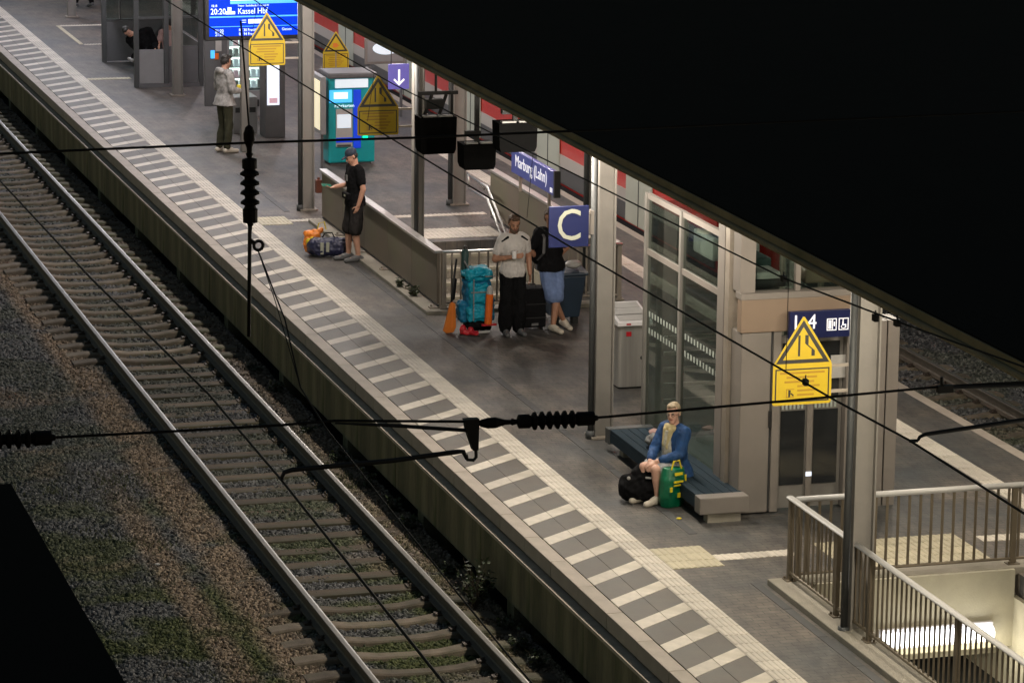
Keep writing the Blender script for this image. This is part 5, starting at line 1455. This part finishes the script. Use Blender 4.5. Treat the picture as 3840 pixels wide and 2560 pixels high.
# two people sitting in the far shelter
S2 = dict(SEAT); S2.update(elL=(.24, -.05, .62), elR=(-.24, -.05, .62), wrL=(.2, -.25, .55), wrR=(-.2, -.25, .55))
S2 = {k: (v[0], v[1], v[2] + (.13 if k[:2] not in ('an', 'to') else 0)) for k, v in S2.items()}
S3 = dict(S2); S3.update(neck=(-.22, -.05, .96), head=(-.36, -.08, 1.02), chest=(-.06, .0, .80), shL=(.10, .0, 1.02), shR=(-.30, .0, .84))
person('slumped person in black sitting behind the grey shelter panel', (2.42, 72.55, 0), R(0), S3, 1.0, 'skin', 'shirt_black', 'shirt_black', ('shoe_grey', 'sole_white'), 'hair_dark', gaze=(0, -1, -.5), sleeve=1.95, vox=.02, loose=2.5, build=1.15, topname='jacket')
person('dark-haired person in pale pink top sitting right of the column in the shelter', (2.98, 72.5, 0), R(-20), S2, 1.0, 'skin', M('pink_top', (.42, .27, .25), .8, var=.15) and 'pink_top', 'shirt_black', ('shoe_grey', 'sole_white'), 'hair_dark', gaze=(-.6, .6, -.3), sleeve=.6, vox=.02)
# far walker whose legs show at the top border
person('far pedestrian in dark trousers, only the legs inside the frame', (3.25, 85.6, 0), R(200), dict(knL=(.1, -.2, .52), anL=(.1, -.25, .085), toeL=(.11, -.43, .035), knR=(-.1, .03, .5), anR=(-.1, .2, .12), toeR=(-.1, .03, .035)), 1.0, 'skin', 'shirt_white', 'shirt_black', ('shoe_grey', 'sole_white'), 'hair_dark', vox=.02)

# ================================================================= LUGGAGE
def soft_bag(name, label, cat, loc, parts, rz=0):
    t = root(name, loc, label, cat, None, rz)
    for nm, mb, mt, vx in parts:
        if vx: remesh_part(mb, nm, mt, t, vx, 2, .022, 11, 1)
        else: mb.build(nm, mt, t, local=True)
    return t
def blob(cs, n=10):
    mb = MB()
    for c, r in cs: mb.ell(c, r, n, 8)
    return mb
# at the man with cap
soft_bag('travel_bag', 'navy travel bag with white print on the floor by the man with cap', 'bag', (1.66, 51.95, 0), [
    ('body', MB().caps((-.2, 0, .16), (.22, 0, .16), .15, .15).caps((-.18, -.05, .12), (.2, -.05, .12), .11, .11), 'bag_navy', .014),
    ('print', MB().box(-.12, -.07, -.163, -.158, .06, .25).box(-.03, .02, -.163, -.158, .10, .25), 'letter', 0),
    ('handle', MB().loft([(-.1, 0, .3), (-.05, 0, .38), (.06, 0, .38), (.1, 0, .3)], .012, 6), 'black_soft', 0)], R(-15))
soft_bag('shopping_bag', 'orange and yellow shopping bag leaning on the navy bag', 'bag', (1.42, 52.15, 0), [
    ('body', blob([((0, 0, .18), (.13, .1, .18)), ((.07, 0, .32), (.10, .08, .10)), ((.15, .02, .38), (.07, .06, .05)), ((-.03, 0, .34), (.1, .08, .06))]), 'bag_orange', .012),
    ('patch', blob([((.02, -.085, .26), (.06, .02, .05)), ((-.06, -.08, .22), (.03, .02, .06))]), 'bag_yellow', .010),
    ('handle', MB().loft([(.10, 0, .38), (.13, 0, .50), (.22, 0, .52), (.25, 0, .40)], .010, 6), 'bag_yellow', 0)])
# luggage of the two men
def rbox(x0, x1, y0, y1, z0, z1, r=.05):
    """rounded box as overlapping shapes for the remesher"""
    mb = MB()
    mb.box(x0 + r, x1 - r, y0, y1, z0 + r, z1 - r).box(x0, x1, y0 + r, y1 - r, z0 + r, z1 - r).box(x0 + r, x1 - r, y0 + r, y1 - r, z0, z1)
    for xx in (x0 + r, x1 - r):
        for yy in (y0 + r, y1 - r): mb.caps((xx, yy, z0 + r), (xx, yy, z1 - r), r, r, 8)
    return mb
soft_bag('hiking_backpack', 'tall cyan hiking backpack standing by the railing', 'backpack', (2.42, 46.0, 0), [
    ('body', rbox(-.18, .20, -.14, .15, .14, .80, .07), 'cyan_deep', .014),
    ('front_pocket', rbox(-.15, .15, -.20, -.08, .40, .74, .05), 'cyan', .014),
    ('lower_pocket', rbox(-.17, .16, -.22, -.06, .17, .41, .05), 'cyan', .014),
    ('lid', rbox(-.20, .22, -.20, .16, .75, .94, .08), 'cyan', .014),
    ('side_pocket', rbox(-.27, -.14, -.12, .10, .15, .46, .05), 'cyan_deep', .014),
    ('side_pocket', rbox(.16, .26, -.12, .10, .15, .50, .04), 'cyan_deep', .014),
    ('strap', MB().box(-.13, .10, -.222, -.214, .60, .615).box(.08, .23, -.21, -.2, .82, .838).box(-.10, -.085, -.235, -.225, .2, .8).loft([(-.14, -.1, .94), (-.17, .0, 1.02), (-.12, .1, .93)], .012, 6), 'grey_mid', 0),
    ('base', rbox(-.15, .2, -.18, .14, .03, .17, .05), 'black_soft', .014),
    ('frame_foot', MB().loft([(-.1, -.2, .02), (.15, -.24, .03)], .02, 6).loft([(.24, .05, .02), (.27, .05, .42)], .014, 6), 'grey_light', 0)])
t = root('rolled_mat', (2.53, 45.72, 0), 'upright orange roll with a pale cap strapped to the backpack', 'roll')
MB().loft([(2.535, 45.74, .15), (2.56, 45.76, .58)], .055, 12).build('roll', 'orange', t, smooth=False)
MB().loft([(2.56, 45.76, .58), (2.565, 45.765, .66), (2.57, 45.77, .70)], [.05, .045, .02], 12).build('cap', 'grey_light', t)
MB().box(2.43, 2.65, 45.70, 45.73, .13, .16).build('strap', 'red', t)
t = root('paddle', (2.03, 45.95, 0), 'orange paddle blade standing at the left of the luggage', 'paddle')
bl = MB(); pr = [(-.105, .04), (-.06, .0), (.05, .01), (.085, .08), (.075, .42), (.02, .46), (-.01, .42)]
bl.prism(pr, 1, -.02, .02); bl.build('blade', 'orange_deep', t, local=True, bevel=.012)
MB().box(.018, .03, -.026, -.02, .08, .44).build('spine', 'sign_orange', t, local=True)
MB().loft([(.02, 0, .44), (.06, .05, .70), (.12, .12, 1.05)], .017, 8).build('shaft', 'black_metal', t, local=True, smooth=True)
MB().caps((.05, .04, .5), (.09, .08, .75), .032, .03).build('sleeve', 'black_soft', t, local=True, smooth=True)
t = root('umbrella', (2.27, 46.08, .75), 'dark teal folded umbrella standing out of the luggage', 'umbrella')
MB().caps((0, 0, .05), (.02, .03, .38), .05, .058).build('cover', 'teal_dark', t, local=True, smooth=True)
MB().caps((.02, .03, .40), (.022, .033, .45), .028, .03).build('handle', 'black_gloss', t, local=True, smooth=True)
for k, (x, y_) in enumerate(((2.17, 45.78), (2.27, 45.70))):
    mb = MB().caps((0, .03, .045), (.09, -.02, .04), .045, .038).caps((0, .03, .05), (.0, .04, .09), .04, .038)
    soft_bag('red_shoe', ('left' if k == 0 else 'right') + ' one of two red shoes at the foot of the backpack', 'shoe', (x, y_, 0), [('upper', mb, 'red', .01), ('sole', MB().box(-.04, .13, -.05, .07, 0, .016), 'black_gloss', 0)], R(-20))
def suitcase(loc, w, d, h, label, rz=0):
    t = root('suitcase', loc, label, 'suitcase', None, rz)
    MB().box(-w / 2, w / 2, -d / 2, d / 2, .045, h).build('shell', 'black_soft', t, local=True, bevel=.035)
    for z in (.3 * h, .62 * h): MB().box(-w / 2 - .004, w / 2 + .004, -d / 2 - .006, d / 2 + .006, z, z + .012).build('zip', 'black_gloss', t, local=True)
    MB().loft([(-.08, 0, h), (-.07, 0, h + .035), (.07, 0, h + .035), (.08, 0, h)], .010, 6).build('handle', 'black_gloss', t, local=True)
    for sx in (-1, 1):
        for sy in (-1, 1): MB().loft([(sx * w * .38 - .012, sy * d * .32, .03), (sx * w * .38 + .012, sy * d * .32, .03)], .03, 10, ref=(0, 0, 1)).build('wheel', 'rubber', t, local=True)
    MB().box(-w * .05, w * .2, -d / 2 - .008, -d / 2 - .003, .08, .115).build('label_plate', 'grey_dark', t, local=True)
    return t
suitcase((3.22, 45.95, 0), .40, .30, .62, 'black suitcase between the two men')
# at the bench
soft_bag('handbag', 'black soft bag on the floor at the woman\'s feet', 'bag', (1.82, 36.50, 0), [
    ('body', MB().caps((-.13, 0, .13), (.15, 0, .13), .14, .14).caps((-.03, 0, .25), (.10, 0, .27), .11, .10), 'black_soft', .014),
    ('handle', MB().loft([(-.06, 0, .28), (0, 0, .36), (.1, 0, .36), (.14, 0, .28)], .010, 6), 'black_gloss', 0),
    ('buckle', MB().ell((-.16, -.10, .24), (.018, .01, .018)).box(0, .06, -.14, -.125, .25, .265), 'grey_light', 0)], R(-20)).scale = (1.22, 1.22, 1.25)
t = root('shopping_bag', (2.05, 36.22, 0), 'green shopping bag with yellow print beside the black bag', 'bag', None, R(18)); t.scale = (1.1, 1.1, 1.1)
bm_ = MB(); bm_.loft([(0, 0, .0), (0, 0, .12), (0, 0, .3), (.01, 0, .42)], [(.14, .085), (.165, .11), (.155, .10), (.13, .07)], 14, ref=(1, 0, 0))
remesh_part(bm_, 'body', 'bag_green', t, .012, 1)
pt = MB()
for (x, z, w_, h_) in ((-.06, .36, .10, .03), (-.07, .28, .12, .02), (-.07, .245, .09, .015), (-.02, .12, .04, .05), (-.12, .19, .03, .05)): pt.box(x, x + w_, -.128, -.117, z, z + h_)
pt.build('print', 'bag_yellow', t, local=True)
MB().box(.11, .13, -.075, -.06, .1, .34).box(.125, .145, -.055, -.04, .06, .12).build('stripe', 'bag_yellow', t, local=True)
MB().loft([(-.06, -.06, .41), (-.03, -.06, .50), (.04, -.06, .50), (.07, -.06, .41)], .010, 6).build('handle', 'bag_yellow', t, local=True)
soft_bag('paper_bag', 'pale crumpled bag lying on the bench behind the woman', 'bag', (2.36, 37.75, .305), [
    ('body', blob([((0, 0, .09), (.13, .16, .09)), ((-.03, -.08, .14), (.08, .08, .06))]), 'grey_mid', .012), ('top', blob([((-.02, .02, .19), (.07, .06, .03))]), 'pink_top', .01)])

# ================================================================= LITTER
for (x, y_, mt, lb) in ((1.93, 35.62, 'bag_yellow', 'scrap of yellowish paper on the paving near the bench end'), (2.02, 30.1, 'letter', 'pale scrap of paper beside the stair kerb'), (1.62, 57.6, 'white_plastic', 'small white scrap on the paving near the far column'),
                        (-3.6, 38.4, 'grey_light', 'pale scrap lying on the ballast at the left')):
    z_ = .004 if x > 0 else -.93
    mb = MB().ell((x, y_, z_ + .012), (.035, .025, .012), 7, 5)
    solo(mb, 'litter', [mt], (x, y_, z_), lb, 'litter', 'litter')
